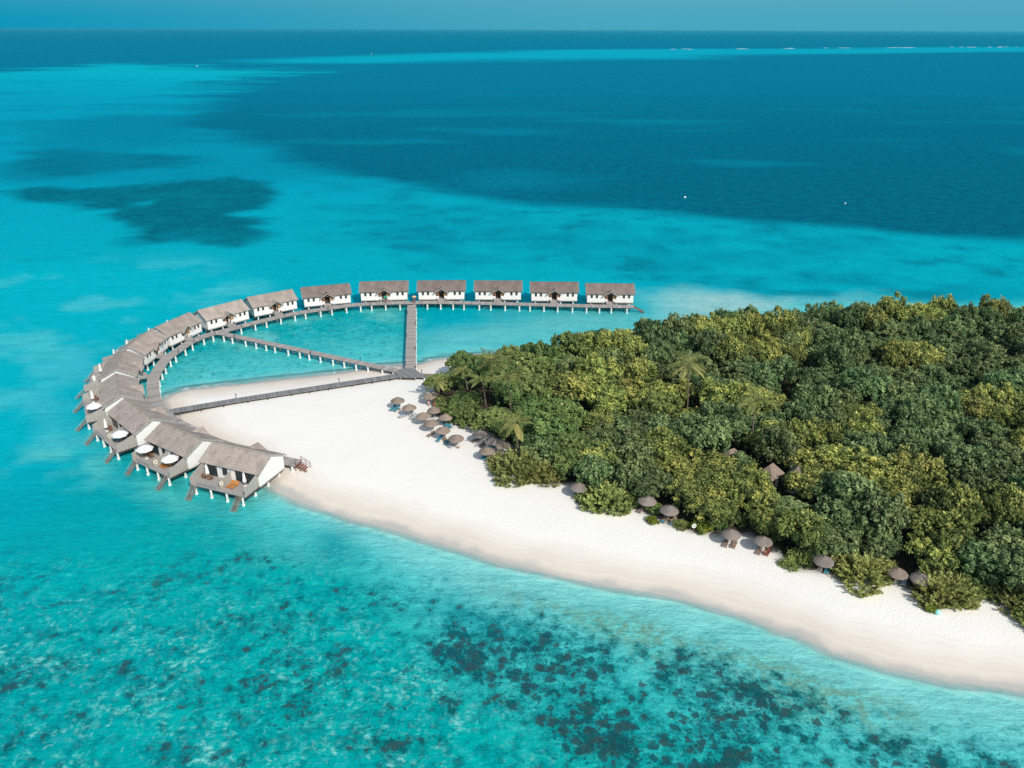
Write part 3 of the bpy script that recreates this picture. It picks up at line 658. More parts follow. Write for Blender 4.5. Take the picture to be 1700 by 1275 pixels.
def handrail_fn(x):
    def f():
        m = MB(); y0, y1 = HW+3.85, HW+6.2; z0, z1 = ZF-.05, -.2
        for s in (-.52, .52):
            m.tube([(x+s,y0,z0+.5),(x+s,y1,z1+.5)], .03, 5)
            for t in (0, .5, 1): m.tube([(x+s,y0+(y1-y0)*t,z0+(z1-z0)*t-.1),(x+s,y0+(y1-y0)*t,z0+(z1-z0)*t+.5)], .03, 5)
        return m
    return f
def rail_fn():
    m = MB(); y = HW+3.72
    for x in np.linspace(.4, 5.0, 5): m.box(x-.04, x+.04, y-.04, y+.04, ZF, ZF+.85)
    for z in (.3, .55): m.box(.44, 4.96, y-.02, y+.02, ZF+z, ZF+z+.06)
    m.box(.4, 5.0, y-.06, y+.06, ZF+.851, ZF+.91)
    return m
def windows(x):
    fr = MB(); z0, z1 = 3.35, 4.25
    for a, b in ((x-.33, x-.25), (x+.25, x+.33)): fr.box(a, b, -HW-.05, -HW+.02, z0-.08, z1+.08)
    fr.box(x-.25, x+.25, -HW-.05, -HW+.02, z1, z1+.08); fr.box(x-.25, x+.25, -HW-.07, -HW+.02, z0-.08, z0)
    pn = MB(); pn.box(x-.25, x+.25, -HW-.02, -HW+.01, z0, z1)
    return fr, pn
def sea_door(x0, x1, key):
    fr = MB(); z1 = 4.4
    for a in np.linspace(x0, x1, 4): fr.box(a-.05, a+.05, HW-.02, HW+.06, ZF, z1)
    fr.box(x0+.05, x1-.05, HW-.02, HW+.055, z1-.1, z1)
    pn = MB(); pn.box(x0+.05, x1-.05, HW-.02, HW+.025, ZF, z1-.1)
    return fr, pn
def make_villa(i, loc, rz, label, roofmat, ramp_len):
    t = thing('water_villa', label, 'villa', loc, rz, 'white villas in the curved row over the water')
    w = link('wall', P_('wall', wall_mb, 'white_wall'), t)
    rk = 'roof#' + roofmat
    rf = link('roof', P_(rk, roof_mb, roofmat), t)
    link('porch_roof', P_('porch_roof#'+roofmat, porch_roof_mb, roofmat), rf)
    link('barge_board', P_('barge_board', barge_mb, 'grey_wood'), rf)
    [link('gable_trim', P_('gable_trim#%d' % s, lambda s=s: gable_trim_mb(s), 'grey_wood'), rf) for s in (-1, 1)]
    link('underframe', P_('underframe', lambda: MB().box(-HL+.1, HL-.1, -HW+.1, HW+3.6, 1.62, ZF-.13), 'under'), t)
    link('base_beam', P_('base_beam', lambda: MB().box(-HL-.03, HL+.03, -HW-.03, HW+.02, ZF-.25, ZF-.01), 'grey_wood'), t)
    for x in (-5.45, -3.95, 3.95, 5.45):
        k = 'window#%.2f' % x
        if k not in proto_mesh:
            fr, pn = windows(x); proto_mesh[k] = fr.mesh('window', M['brown_wood']); proto_mesh[k+'p'] = pn.mesh('pane', M['glass'])
        f = link('window', proto_mesh[k], t); link('pane', proto_mesh[k+'p'], f)
    dr = link('entrance_door', P_('entrance_door', lambda: MB().box(-.75, .75, -HW+1.44, -HW+1.51, ZF, 4.3), 'dark_wood'), t)
    link('door_head', P_('door_head', lambda: MB().box(-1.69, 1.69, -HW+1.3, -HW+1.42, 4.3, 5.3), 'dark_wood'), dr)
    for s, mt in ((-1, 'brown_wood'), (1, 'warm_wood')):
        link('shutter', P_('shutter#%d' % s, lambda s=s: MB().box(min(s*.72,s*1.68), max(s*.72,s*1.68), -HW-.06, -HW+.03, 3.0, 4.15), mt), t)
        link('porch_wall', P_('porch_wall#%d' % s, lambda s=s: MB().box(min(s*.8,s*1.69), max(s*.8,s*1.69), -HW-.01, -HW+.1, ZF+.01, 2.99), 'white_wall'), t)
    link('entrance_ramp', P_('entrance_ramp#%.1f' % ramp_len, lambda: MB().box(-1.2, 1.2, -HW-ramp_len, -HW+1.45, 1.70, 1.775).box(-1.22, -1.14, -HW-ramp_len*.6, -HW-.1, 1.78, 2.5).box(1.14, 1.22, -HW-ramp_len*.6, -HW-.1, 1.78, 2.5), 'grey_wood'), t)
    link('deck', P_('deck', lambda: MB().box(-HL+.35, HL-.35, HW+.03, HW+3.8, ZF-.14, ZF-.02), 'grey_wood'), t)
    for x in (-HL+.3, HL-.3): link('privacy_screen', P_('privacy_screen#%.2f' % x, screen_fn(x), 'screen_wood'), t)
    link('divider', P_('divider', divider_fn, 'screen_wood'), t)
    link('railing', P_('railing', rail_fn, 'grey_wood'), t)
    for x in (-5.2, 5.55):
        st = link('stair', P_('stair#%.2f' % x, stair_fn(x), 'stair_wood'), t); link('handrail', P_('handrail#%.2f' % x, handrail_fn(x), 'grey_wood'), st)
    for x0, x1 in ((-6.2, -1.2), (3.4, 6.2)):
        k = 'glass_door#%.1f' % x0
        if k not in proto_mesh:
            fr, pn = sea_door(x0, x1, k); proto_mesh[k] = fr.mesh('glass_door', M['dark_wood']); proto_mesh[k+'p'] = pn.mesh('pane', M['glass'])
        f = link('glass_door', proto_mesh[k], t); link('pane', proto_mesh[k+'p'], f)
    k = 'sea_window'
    if k not in proto_mesh:
        fr = MB(); x0, x1, z0, z1 = .9, 1.9, ZF+.75, 4.2
        fr.box(x0-.08, x0, HW-.02, HW+.06, z0, z1).box(x1, x1+.08, HW-.02, HW+.06, z0, z1).box(x0-.08, x1+.08, HW-.02, HW+.07, z1, z1+.08).box(x0-.08, x1+.08, HW-.02, HW+.07, z0-.08, z0)
        proto_mesh[k] = fr.mesh('window', M['dark_wood']); proto_mesh[k+'p'] = MB().box(x0, x1, HW-.02, HW+.02, z0, z1).mesh('pane', M['glass'])
    f = link('window', proto_mesh[k], t); link('pane', proto_mesh[k+'p'], f)
    for x in (-5.6, -1.9, 1.9, 5.6):
        for y in (-HW+.5, .2, HW+.3, HW+3.6):
            link('pile', P_('pile#%.1f%.1f' % (x, y), lambda x=x, y=y: MB().tube([(x,y,-3),(x,y,.25),(x,y,.3),(x,y,1.63)], [.3,.3,.21,.21], 10), 'white_trim'), t)
    return t
ORD = ['rightmost','second','third','fourth','fifth','sixth','seventh','eighth','ninth','tenth','eleventh','twelfth','thirteenth','fourteenth','fifteenth']
VL = ['far-end white villa with dark roof above the timber steps into the water',
 'white villa next before the far-end one, facing the bay across the walkway',
 'white villa third from the far end, small white floats in the water before it',
 'white villa just right of the straight jetty, dark grey-brown roof',
 'white villa just left of the straight jetty, green umbrella at its door',
 'white villa turned slightly, with the first bare bluish side gable showing',
 'white villa at the bend, first one right of the slanting jetty end',
 'white villa opposite the landing of the slanting jetty on the curved walkway',
 'white villa second left of the slanting jetty, door angled to the lagoon',
 'white villa where the row turns steeply, only its door corner showing white',
 'brown-roofed villa on the outermost bend, a stepped link bridge to the walkway',
 'brown-roofed villa end-on at the leftmost point, one open parasol on its deck',
 'brown-roofed villa at the sand boardwalk end, its porch roof over the boardwalk corner',
 'brown-roofed villa with two open white parasols on its deck',
 'nearest villa on the sand edge, deck with orange chairs and folded parasols']
VF = []
def villa_frames():
    for i, (a, b) in enumerate(D['RIDGES']):
        a, b = Vector(a), Vector(b)          # in the photograph's order the pairs are left end then right end for the far row
        if i >= 14: a, b = b, a
        mid = (a+b)/2
        # direction of local x : towards the earlier villa
        d = (b-a) if i <= 5 else (b-a)
        VF.append((mid, d))
villa_frames()
cen = [v[0] for v in VF]
villas = []
wk = [Vector(p) for p in D['WALK']]
for i, (mid, d) in enumerate(VF):
    prev = cen[i-1]-mid if i else -(cen[1]-mid)
    if d.dot(prev) < 0: d = -d
    rz = math.atan2(d.y, d.x)
    nrm = Vector((-math.sin(rz), math.cos(rz)))       # sea side
    # gap to the walkway
    best = 99
    for k in range(len(wk)-1):
        e = wk[k+1]-wk[k]; tt = max(0, min(1, (mid-wk[k]).dot(e)/e.length_squared)); best = min(best, (wk[k]+e*tt-mid).length)
    gap = max(.9, min(3.2, best-HW-.9)) if i < 12 else 2.2
    t = make_villa(i, (mid.x, mid.y, 0), rz, VL[i], 'roof_dark' if i < 6 else 'roof', round(gap, 1))
    L = d.length
    if L < 14.3: t.scale = (max(.8, L/14.3), 1, 1)
    villas.append((t, mid, rz, nrm))

# ------------------------------------------------------------------ walkways on piles
def smooth_path(pts, step=1.0):
    pts = [Vector((p[0], p[1])) for p in pts]; out = []
    for i in range(len(pts)-1):
        p0, p1, p2, p3 = pts[max(i-1,0)], pts[i], pts[i+1], pts[min(i+2,len(pts)-1)]
        n = max(1, int((p2-p1).length/step))
        for k in range(n):
            t = k/n; out.append(.5*((2*p1)+(p2-p0)*t+(2*p0-5*p1+4*p2-p3)*t*t+(3*p1-p0-3*p2+p3)*t**3))
    out.append(pts[-1]); return out
def deck_mesh(name, path, w, z, th, mat):
    v = []; f = []; al = []; s = 0
    for i, p in enumerate(path):
        d = (path[min(i+1,len(path)-1)]-path[max(i-1,0)]).normalized(); nn = Vector((-d.y, d.x))*w/2
        if i: s += (p-path[i-1]).length
        for q, zz in ((p+nn, z), (p-nn, z), (p-nn, z-th), (p+nn, z-th)): v.append((q.x, q.y, zz)); al.append(s)
    for i in range(len(path)-1):
        for k in range(4): f.append((i*4+k, i*4+(k+1)%4, (i+1)*4+(k+1)%4, (i+1)*4+k))
    f.append((0,1,2,3)); n = len(path); f.append(tuple((n-1)*4+k for k in (3,2,1,0)))
    me = bpy.data.meshes.new(name); me.from_pydata(v, [], f)
    bm = bmesh.new(); bm.from_mesh(me); bmesh.ops.recalc_face_normals(bm, faces=bm.faces); bm.to_mesh(me); bm.free()
    a = me.attributes.new('along', 'FLOAT', 'POINT'); a.data.foreach_set('value', al)
    me.materials.append(M[mat]); return me
def walkway(name, label, path, w, z, mat, pile_step, pile_mat='white_trim', both=True, skip=None, first=2.0, pr=.22):
    base = path[0]
    t = thing(name, label, 'walkway', (0,0,0))
    link('deck', deck_mesh('deck', path, w, z, .12, mat), t)
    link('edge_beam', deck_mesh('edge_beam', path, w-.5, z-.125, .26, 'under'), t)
    s = 0; nxt = first
    for i in range(1, len(path)):
        d = path[i]-path[i-1]; s += d.length
        if s >= nxt:
            nxt += pile_step; d.normalize(); nn = Vector((-d.y, d.x)); p = path[i]
            g = gz(p.x, p.y)
            cap = MB().tube([p.to_3d()+Vector((nn.x*(w/2+.1), nn.y*(w/2+.1), z-.38)), p.to_3d()+Vector((-nn.x*(w/2+.1), -nn.y*(w/2+.1), z-.38))], .13, 6)
            cp = cap.build('crossbeam', M['under' if pile_mat != 'white_trim' else 'white_trim'], t)
            for sd in ((1,-1) if both else (1,)):
                q = p + nn*sd*(w/2-.12)
                MB().tube([(q.x,q.y,min(-2.5,g-.5)),(q.x,q.y,max(.2,g+.05)),(q.x,q.y,max(.24,g+.1)),(q.x,q.y,z-.3)], [pr*1.35,pr*1.35,pr,pr], 8).build('pile', M[pile_mat], t)
    return t
wpath = smooth_path(D['WALK'], 1.0)
# beyond the sand boardwalk the curved walkway runs on behind the last villas
inner = [villas[i][1] - villas[i][3]*(HW+2.6) for i in (12, 13, 14)]
e14 = villas[14]
tail = [Vector(D['WALK'][-1]), inner[0], inner[1], inner[2], inner[2] - Vector((math.cos(e14[2]), math.sin(e14[2])))*7.2]
wt = smooth_path(tail, 1.0)
full = wpath + wt[1:]
walkway('curved_walkway', 'long curved grey plank walkway on white piles linking all the villas', full, 2.6, 1.8, 'planks', 3.9)
jp = smooth_path([(D['JETTY'][0][0], D['JETTY'][0][1]-.9), D['JETTY'][1]], 1.0)
walkway('straight_jetty', 'straight grey plank jetty running out across the lagoon to the villas', jp, 2.55, 1.796, 'planks', 4.2)
walkway('slanting_jetty', 'slanting plank jetty crossing the lagoon from platform to curved walkway', smooth_path(D['DIAG'], 1.0), 2.1, 1.788, 'planks', 3.6)
walkway('beach_boardwalk', 'low dark grey boardwalk laid across the white sand spit', smooth_path(D['BOARD'], 1.0), 2.2, 1.62, 'planks_dark', 4.5, 'grey_wood', pr=.12)
# landing platform
lp = thing('landing_platform', 'many-sided grey plank landing where jetties and boardwalk meet', 'platform', (0,0,0))
pm = MB().prism(D['LAND'], 1.66, 1.804).mesh('deck', M['planks_dark']); a = pm.attributes.new('along', 'FLOAT', 'POINT'); a.data.foreach_set('value', [v.co.x*.8+v.co.y*.6 for v in pm.vertices]); link('deck', pm, lp)
lc = Vector((sum(p[0] for p in D['LAND'])/8, sum(p[1] for p in D['LAND'])/8))
MB().prism([tuple(lc+(Vector(p)-lc)*.92) for p in D['LAND']], 1.3, 1.655).build('underframe', M['under'], lp)
for p in D['LAND']:
    q = lc+(Vector(p)-lc)*.9; MB().tube([(q.x,q.y,-.6),(q.x,q.y,1.66)], .14, 8).build('pile', M['grey_wood'], lp)
rp = [(D['LAND'][5][0]-.5, D['LAND'][5][1]+.5), (D['LAND'][5][0]+4.3, D['LAND'][5][1]+.2)]
walkway('ramp_walkway', 'short dark ramp from landing platform to the trees', smooth_path(rp, 1.0), 2.2, 1.74, 'planks_dark', 30)
# steps at the far end of the curved walkway
p0, p1 = full[0], full[1]; d = (p0-p1).normalized(); nn = Vector((-d.y, d.x))
st = thing('water_steps', 'timber steps going down into the water at the far walkway end', 'steps', (p0.x, p0.y, 0), math.atan2(d.y, d.x))
m = MB()
for s in (-.55, .55): m.hexa([(0,s-.06,1.5),(0,s+.06,1.5),(3.4,s+.06,-.5),(3.4,s-.06,-.5)], [(0,s-.06,1.75),(0,s+.06,1.75),(3.4,s+.06,-.25),(3.4,s-.06,-.25)])
m.build('stringer', M['red_wood'], st); m = MB()
for k in range(9): t_ = (k+.5)/9; m.box(3.4*t_-.14, 3.4*t_+.14, -.49, .49, 1.68-2*t_, 1.73-2*t_)
m.build('tread', M['red_wood'], st)
# end steps with red rails by the nearest villa
p0, p1 = full[-1], full[-2]; d = (p0-p1).normalized(); nn = Vector((-d.y, d.x))
st = thing('beach_steps', 'red-brown railed steps down to the sand beside the nearest villa', 'steps', (p0.x, p0.y, 0), math.atan2(d.y, d.x))
m = MB()
for k in range(5): m.box(.05+.4*k, .4+.4*k, -.8, .8, 1.5-.22*k, 1.56-.22*k)
m.build('tread', M['red_wood'], st); m = MB()
for s in (-.9, .9):
    m.tube([(0,s,2.75),(2.0,s,1.9)], .05, 6); m.tube([(0,s,2.3),(2.0,s,1.45)], .04, 6)
    for k in range(3): m.tube([(k*1.0,s,.6),(k*1.0,s,2.75-.42*k)], .05, 6)
m.build('railing', M['red_wood'], st)
# low bollard lights
def bollard():
    t = thing('bollard_light', 'x', 'light', (0,0,0), 0, 'low post lights along the jetties')
    MB().tube([(0,0,-.1),(0,0,.8)], .07, 8).build('post', M['metal'], t)
    MB().lathe([(.07,.8),(.16,.86),(.16,1.0),(.02,1.12)], 8, cap=True).build('lamp_head', M['metal'], t)
    return t
bl = bollard(); bspots = []
def along(path, fr):
    tot = sum((path[i+1]-path[i]).length for i in range(len(path)-1)); s = fr*tot
    for i in range(len(path)-1):
        L = (path[i+1]-path[i]).length
        if s <= L or i == len(path)-2: return path[i]+(path[i+1]-path[i])*(s/L), (path[i+1]-path[i]).normalized()
        s -= L
OR5 = ['first','second','third','fourth','fifth','sixth','seventh','eighth']
for pth, nm, wid, z, frs in ((jp, 'straight jetty, counted from the villas', 2.55, 1.79, (.18,.36,.55,.75,.95)), (smooth_path(D['DIAG'],1.), 'slanting jetty, counted from the curved walkway', 2.1, 1.78, (.12,.34,.56,.8)), (smooth_path(D['BOARD'],1.), 'sand boardwalk, counted from the villas', 2.2, 1.61, (.28,.73))):
    for k, fr in enumerate(frs):
        p, d = along(pth, fr); nn = Vector((-d.y, d.x)); sgn = 1 if k % 2 else -1
        if 'sand' in nm: sgn = 1
        bspots.append((p+nn*sgn*(wid/2-.1), z, '%s dark low post light along the %s' % (OR5[k], nm)))
for k, fr in enumerate((.30,.36,.42,.48,.54,.575,.61,.645)):
    p, d = along(full, fr); nn = Vector((-d.y, d.x)); bspots.append((p+nn*1.2, 1.79, '%s dark low post light on the curved walkway, counted from the far side' % OR5[k]))
for k, nm in (('rail_a','taller'),('rail_b','shorter')):
    p = Vector(D['MISC'][k]); bspots.append((p, gz(*p)-.0, '%s dark post on the sand beside the landing platform' % nm))
for k, (p, z, lb) in enumerate(bspots):
    o = bl if k == 0 else dup(bl, (0,0,0), 0, lb); o.location = (p.x, p.y, z); o['label'] = lb
    if 'taller' in lb: o.scale = (1.2,1.2,1.5)

# ------------------------------------------------------------------ things on the villa decks
def closed_parasol():
    t = thing('folded_parasol', 'x', 'parasol', (0,0,0), 0, 'white parasols on the villa decks')
    MB().tube([(0,0,0),(0,0,2.85)], .035, 8).build('pole', M['warm_wood'], t)
    m = MB(); prof = [(.20,.75),(.27,.95),(.22,1.5),(.16,2.2),(.07,2.7),(.01,2.82)]; n = 16; v = []; f = []
    for r, z in prof:
        for k in range(n): a = 2*math.pi*k/n; rr = r*(1+.22*(-1)**k); v.append((rr*math.cos(a), rr*math.sin(a), z))
    for i in range(len(prof)-1):
        for k in range(n): f.append((i*n+k, i*n+(k+1)%n, (i+1)*n+(k+1)%n, (i+1)*n+k))
    m.add(v, f).build('canopy', M['canvas'], t)
    MB().lathe([(.3,0),(.3,.1),(.05,.14)], 12, cap=True).build('base', M['white_trim'], t)
    return t
def open_parasol():
    t = thing('open_parasol', 'x', 'parasol', (0,0,0), 0, 'white parasols on the villa decks')
    MB().tube([(0,0,0),(0,0,2.75)], .035, 8).build('pole', M['warm_wood'], t)
    m = MB(); n = 8; v = [(0,0,2.85)]; f = []
    for r, z in ((.75,2.55),(1.55,2.12),(1.56,1.95)):
        for k in range(n): a = 2*math.pi*(k+.5)/n; v.append((r*math.cos(a), r*math.sin(a), z))
    for k in range(n): f.append((0, 1+k, 1+(k+1)%n))
    for i in range(2):
        for k in range(n): f.append((1+i*n+k, 1+i*n+(k+1)%n, 1+(i+1)*n+(k+1)%n, 1+(i+1)*n+k))
    m.add(v, f).build('canopy', M['canvas'], t)
    MB().lathe([(.3,0),(.3,.1),(.05,.14)], 12, cap=True).build('base', M['white_trim'], t)
    return t
def lounge_chair(name, label, frame, cush):
    t = thing(name, label, 'lounge chair', (0,0,0), 0, 'loungers on the villa decks')
    m = MB().box(-.32,.32,-.95,.45,.26,.32)
    m.build('seat', M[frame], t)
    MB().hexa([(-.32,.45,.26),(.32,.45,.26),(.32,1.0,.62),(-.32,1.0,.62)], [(-.32,.42,.32),(.32,.42,.32),(.32,.97,.68),(-.32,.97,.68)]).build('backrest', M[frame], t)
    for x in (-.28,.28):
        for y in (-.85,.4): MB().box(x-.03,x+.03,y-.03,y+.03,0,.259).build('leg', M[frame], t)
    if cush: MB().box(-.29,.29,-.9,.42,.322,.39).build('cushion', M[cush], t)
    return t
def deck_table():
    t = thing('deck_table', 'x', 'table', (0,0,0), 0, 'round tables on the villa decks')
    MB().lathe([(.02,.68),(.5,.68),(.5,.74),(.02,.745)], 16).build('tabletop', M['brown_wood'], t)
    MB().tube([(0,0,0),(0,0,.68)], .05, 8).build('leg', M['brown_wood'], t)
    MB().lathe([(.28,0),(.28,.04),(.04,.06)], 12, cap=True).build('base', M['brown_wood'], t)
    return t
def deck_chair():
    t = thing('deck_chair', 'x', 'chair', (0,0,0), 0, 'brown dining chairs on the villa decks')
    MB().box(-.26,.26,-.26,.26,.42,.47).build('seat', M['brown_wood'], t)
    MB().box(-.26,.26,.22,.27,.475,.95).build('backrest', M['brown_wood'], t)
    for x in (-.22,.22):
        for y in (-.22,.22): MB().box(x-.025,x+.025,y-.025,y+.025,0,.419).build('leg', M['brown_wood'], t)
    return t
def life_ring():
    m = MB(); n = 20; k2 = 8; v = []; f = []
    for i in range(n):
        a = 2*math.pi*i/n
        for k in range(k2):
            b = 2*math.pi*k/k2; r = .34+.09*math.cos(b); v.append((.09*math.sin(b), r*math.cos(a), r*math.sin(a)))
    for i in range(n):
        for k in range(k2): f.append((i*k2+k, ((i+1)%n)*k2+k, ((i+1)%n)*k2+(k+1)%k2, i*k2+(k+1)%k2))
    o = m.add(v, f).build('life_ring', M['ring_white'], None, True); return tag(o, 'x', 'life ring', 'white life rings on the deck dividers')
src = {}
def put(kind, fn, i, lx, ly, rot, label):
    t, mid, rz, nrm = villas[i]
    c, s = math.cos(rz), math.sin(rz); lx *= t.scale[0]
    loc = (mid.x+c*lx-s*ly, mid.y+s*lx+c*ly, ZF-.018)
    if kind not in src:
        o = fn(); src[kind] = o; o.location = loc; o.rotation_euler = (0,0,rz+rot); o['label'] = label; return o
    return dup(src[kind], loc, rz+rot, label)
WH = {5:'the sixth villa from the far end', 6:'the villa right of the slanting jetty', 7:'the villa facing the slanting jetty', 8:'the second villa past the slanting jetty', 9:'the steeply turned villa', 10:'the outermost bend villa', 11:'the leftmost villa', 12:'the boardwalk corner villa', 13:'the second nearest villa', 14:'the nearest villa'}
yd = HW+1.5
for i in range(5, 15):
    two = {14:('c','c'), 13:('o','o'), 12:('o','c'), 11:('o','c'), 10:('c','c')}.get(i, ('o','c') if i % 2 else ('c','o'))
    # local +x points back along the row, so seen from the sea the pairs read right to left
    for k, lx, nm in ((two[1], 3.2 if i < 14 else 5.0, 'one'), (two[0], -3.6 if i < 14 else -4.6, 'other')):
        pass
    spots = {14:[('c', 4.95, HW+.9), ('c', -3.9, HW+.8)], 13:[('o', 4.6, HW+2.0), ('o', -3.7, HW+1.7)], 12:[('c', 4.4, HW+1.9), ('o', -3.5, HW+1.9)], 11:[('c', 4.4, HW+1.9), ('o', -3.5, HW+1.9)], 10:[('c', 4.2, HW+1.9), ('c', -3.8, HW+1.9)]}.get(i, [('c', 3.9, HW+2.0), ('c', -3.7, HW+2.0)])
    for k, lx, ly in spots:
        far_ = 'far side' if (lx > 0) else 'near side'
        if k == 'c': put('closed', closed_parasol, i, lx, ly, 0, 'folded white parasol, %s of the deck of %s' % (far_, WH[i]))
        else: put('open', open_parasol, i, lx, ly, 0, 'open white parasol, %s of the deck of %s' % (far_, WH[i]))
    if i >= 9:
        t, mid, rz, nrm = villas[i]
        o = put('ring', life_ring, i, -.16, HW+2.75, 0, 'white life ring on the deck divider of %s' % WH[i]); o.location.z = ZF+.85
    if i >= 10:
        put('table', deck_table, i, 4.6, HW+1.25, 0, 'round brown deck table of %s' % WH[i])
        for k, (dx, dy, ro) in enumerate(((.85,.1,-1.57),(-.85,.1,1.57))):
            put('chair', deck_chair, i, 4.6+dx, HW+1.25+dy, ro, 'brown chair %s the deck table of %s' % (('across','before')[k], WH[i]))
        for k, dx in enumerate((-1.25, -2.25)):
            orange = i in (13, 14)
            put('lounge_o' if orange else 'lounge_b', (lambda: lounge_chair('deck_lounger', 'x', 'orange_wood', None)) if orange else (lambda: lounge_chair('deck_lounger', 'x', 'brown_wood', 'blue_cloth')), i, dx, HW+1.7, math.pi, '%s lounger %s, deck of %s' % ('orange teak' if orange else 'blue-cushioned', ('nearest the divider','farther from the divider')[k], WH[i]))

# ------------------------------------------------------------------ people
def person(name, label, J, loc, rz, skin='skin', dress=None, dress_pts=None, hair=True):
    """J: joint name -> position (metres, feet frame); one skinned body with five-fingered hands"""
    me = bpy.data.meshes.new('person'); V = []; Rr = []; E = []; idx = {}
    def nd(k, p, r, par=None):
        idx[k] = len(V); V.append(tuple(p)); Rr.append(r)
        if par is not None: E.append((idx[par], idx[k]))
    nd('pelvis', J['pelvis'], .125); nd('waist', J['waist'], .11, 'pelvis'); nd('chest', J['chest'], .135, 'waist'); nd('neck', J['neck'], .055, 'chest')
    hd = Vector(J['head']); up = (hd-Vector(J['neck'])).normalized(); fw = Vector(J.get('face', (0,-1,0)))
    nd('jaw', Vector(J['neck'])+up*.09+fw*.02, .062, 'neck'); nd('skull', hd+up*.04, .092, 'jaw'); nd('crown', hd+up*.10, .075, 'skull'); nd('nose', hd+fw*.105, .014, 'skull')
    for s in 'LR':
        nd('sh'+s, J['sh'+s], .06, 'chest'); nd('el'+s, J['el'+s], .04, 'sh'+s); nd('wr'+s, J['wr'+s], .027, 'el'+s)
        d = (Vector(J['wr'+s])-Vector(J['el'+s])).normalized(); sd = d.cross(Vector((0,0,1)));
        if sd.length < .1: sd = d.cross(Vector((0,1,0)))
        sd.normalize(); bend = d.cross(sd)
        palm = Vector(J['wr'+s])+d*.05; nd('palm'+s, palm, .032, 'wr'+s)
        for k, (o, L) in enumerate(((-.03,.075),(-.01,.085),(.01,.08),(.03,.062))):
            nd('f%d%s'%(k,s), palm+d*.05+sd*o, .0105, 'palm'+s); nd('g%d%s'%(k,s), palm+d*(.05+L*.55)+sd*o*1.15+bend*.012, .0095, 'f%d%s'%(k,s)); nd('t%d%s'%(k,s), palm+d*(.05+L*.95)+sd*o*1.15+bend*.03, .008, 'g%d%s'%(k,s))
        nd('th'+s, palm-sd*.045+d*.01, .012, 'palm'+s); nd('tt'+s, palm-sd*.065+d*.05, .0095, 'th'+s)
        nd('hip'+s, J['hip'+s], .095, 'pelvis'); nd('kn'+s, J['kn'+s], .06, 'hip'+s); nd('an'+s, J['an'+s], .04, 'kn'+s); nd('to'+s, J['to'+s], .035, 'an'+s)
    me.from_pydata(V, E, [])
    tmp = bpy.data.objects.new('tmp', me); C.objects.link(tmp)
    sk = tmp.modifiers.new('s', 'SKIN'); sk.use_smooth_shade = True; tmp.modifiers.new('u', 'SUBSURF').levels = 1
    if not me.skin_vertices: me.skin_vertices.new(name='')
    for i, r in enumerate(Rr): me.skin_vertices[0].data[i].radius = (r, r)
    me.skin_vertices[0].data[0].use_root = True
    bpy.context.view_layer.update()
    ev = tmp.evaluated_get(bpy.context.evaluated_depsgraph_get()); body = bpy.data.meshes.new_from_object(ev)
    bpy.data.objects.remove(tmp); body.materials.clear(); body.materials.append(M[skin]); body.name = 'person'
    o = link(name, body); o.location = loc; o.rotation_euler = (0,0,rz); tag(o, label, 'person')
    sd = up.cross(fw).normalized()
    if hair:
        m = MB(); c = hd+up*.055-fw*.018; v = []; f = []; n = 12; rings = 6
        for i in range(rings):
            th = (i/(rings-1))*1.75; 
            for k in range(n):
                a = 2*math.pi*k/n; dirv = up*math.cos(th)+(sd*math.cos(a)-fw*math.sin(a))*math.sin(th)
                rr = .122 if i < rings-1 or math.sin(a) > -.2 else .095
                v.append(tuple(c+dirv*rr))
        for i in range(rings-1):
            for k in range(n): f.append((i*n+k, i*n+(k+1)%n, (i+1)*n+(k+1)%n, (i+1)*n+k))
        m.add(v, f).build('hair', M['hair'], o, True)
    for s in (-1, 1):
        p = hd+fw*.088+sd*s*.034+up*.03; MB().lathe([(.002,-.012),(.012,0),(.002,.012)], 6).build('eye', M['eye'], o).location = p
    if dress_pts:
        MB().tube(dress_pts[0], dress_pts[1], 14).build('clothing', M[dress], o, True)
    return o
def standing(hold=False):
    J = dict(pelvis=(0,0,.93), waist=(0,0,1.08), chest=(0,.01,1.30), neck=(0,.0,1.46), head=(0,-.01,1.58), face=(0,-1,0),
      shL=(-.18,0,1.38), elL=(-.24,.03,1.10), wrL=(-.25,-.06,.86), shR=(.18,0,1.38), elR=(.25,.02,1.11), wrR=(.25,-.08,.88),
      hipL=(-.09,0,.88), knL=(-.10,-.03,.49), anL=(-.10,.05,.09), toL=(-.11,-.09,.035), hipR=(.09,0,.88), knR=(.10,.02,.49), anR=(.10,.09,.09), toR=(.11,-.05,.035))
    if hold: J['elR'] = (.27,-.08,1.15); J['wrR'] = (.16,-.20,1.30)
    return J
def reclining():
    # lying back on a lounger: head towards +y
    z = .44
    return dict(pelvis=(0,-.05,z), waist=(0,.10,z+.03), chest=(0,.30,z+.13), neck=(0,.44,z+.22), head=(0,.54,z+.29), face=(0,-.5,.86),
      shL=(-.18,.34,z+.16), elL=(-.28,.12,z+.06), wrL=(-.24,-.10,z+.05), shR=(.18,.34,z+.16), elR=(.28,.12,z+.06), wrR=(.24,-.10,z+.05),
      hipL=(-.09,-.09,z), knL=(-.11,-.50,z+.06), anL=(-.10,-.88,z-.01), toL=(-.11,-.97,z+.12), hipR=(.09,-.09,z), knR=(.11,-.48,z+.14), anR=(.10,-.86,z-.01), toR=(.11,-.95,z+.12))
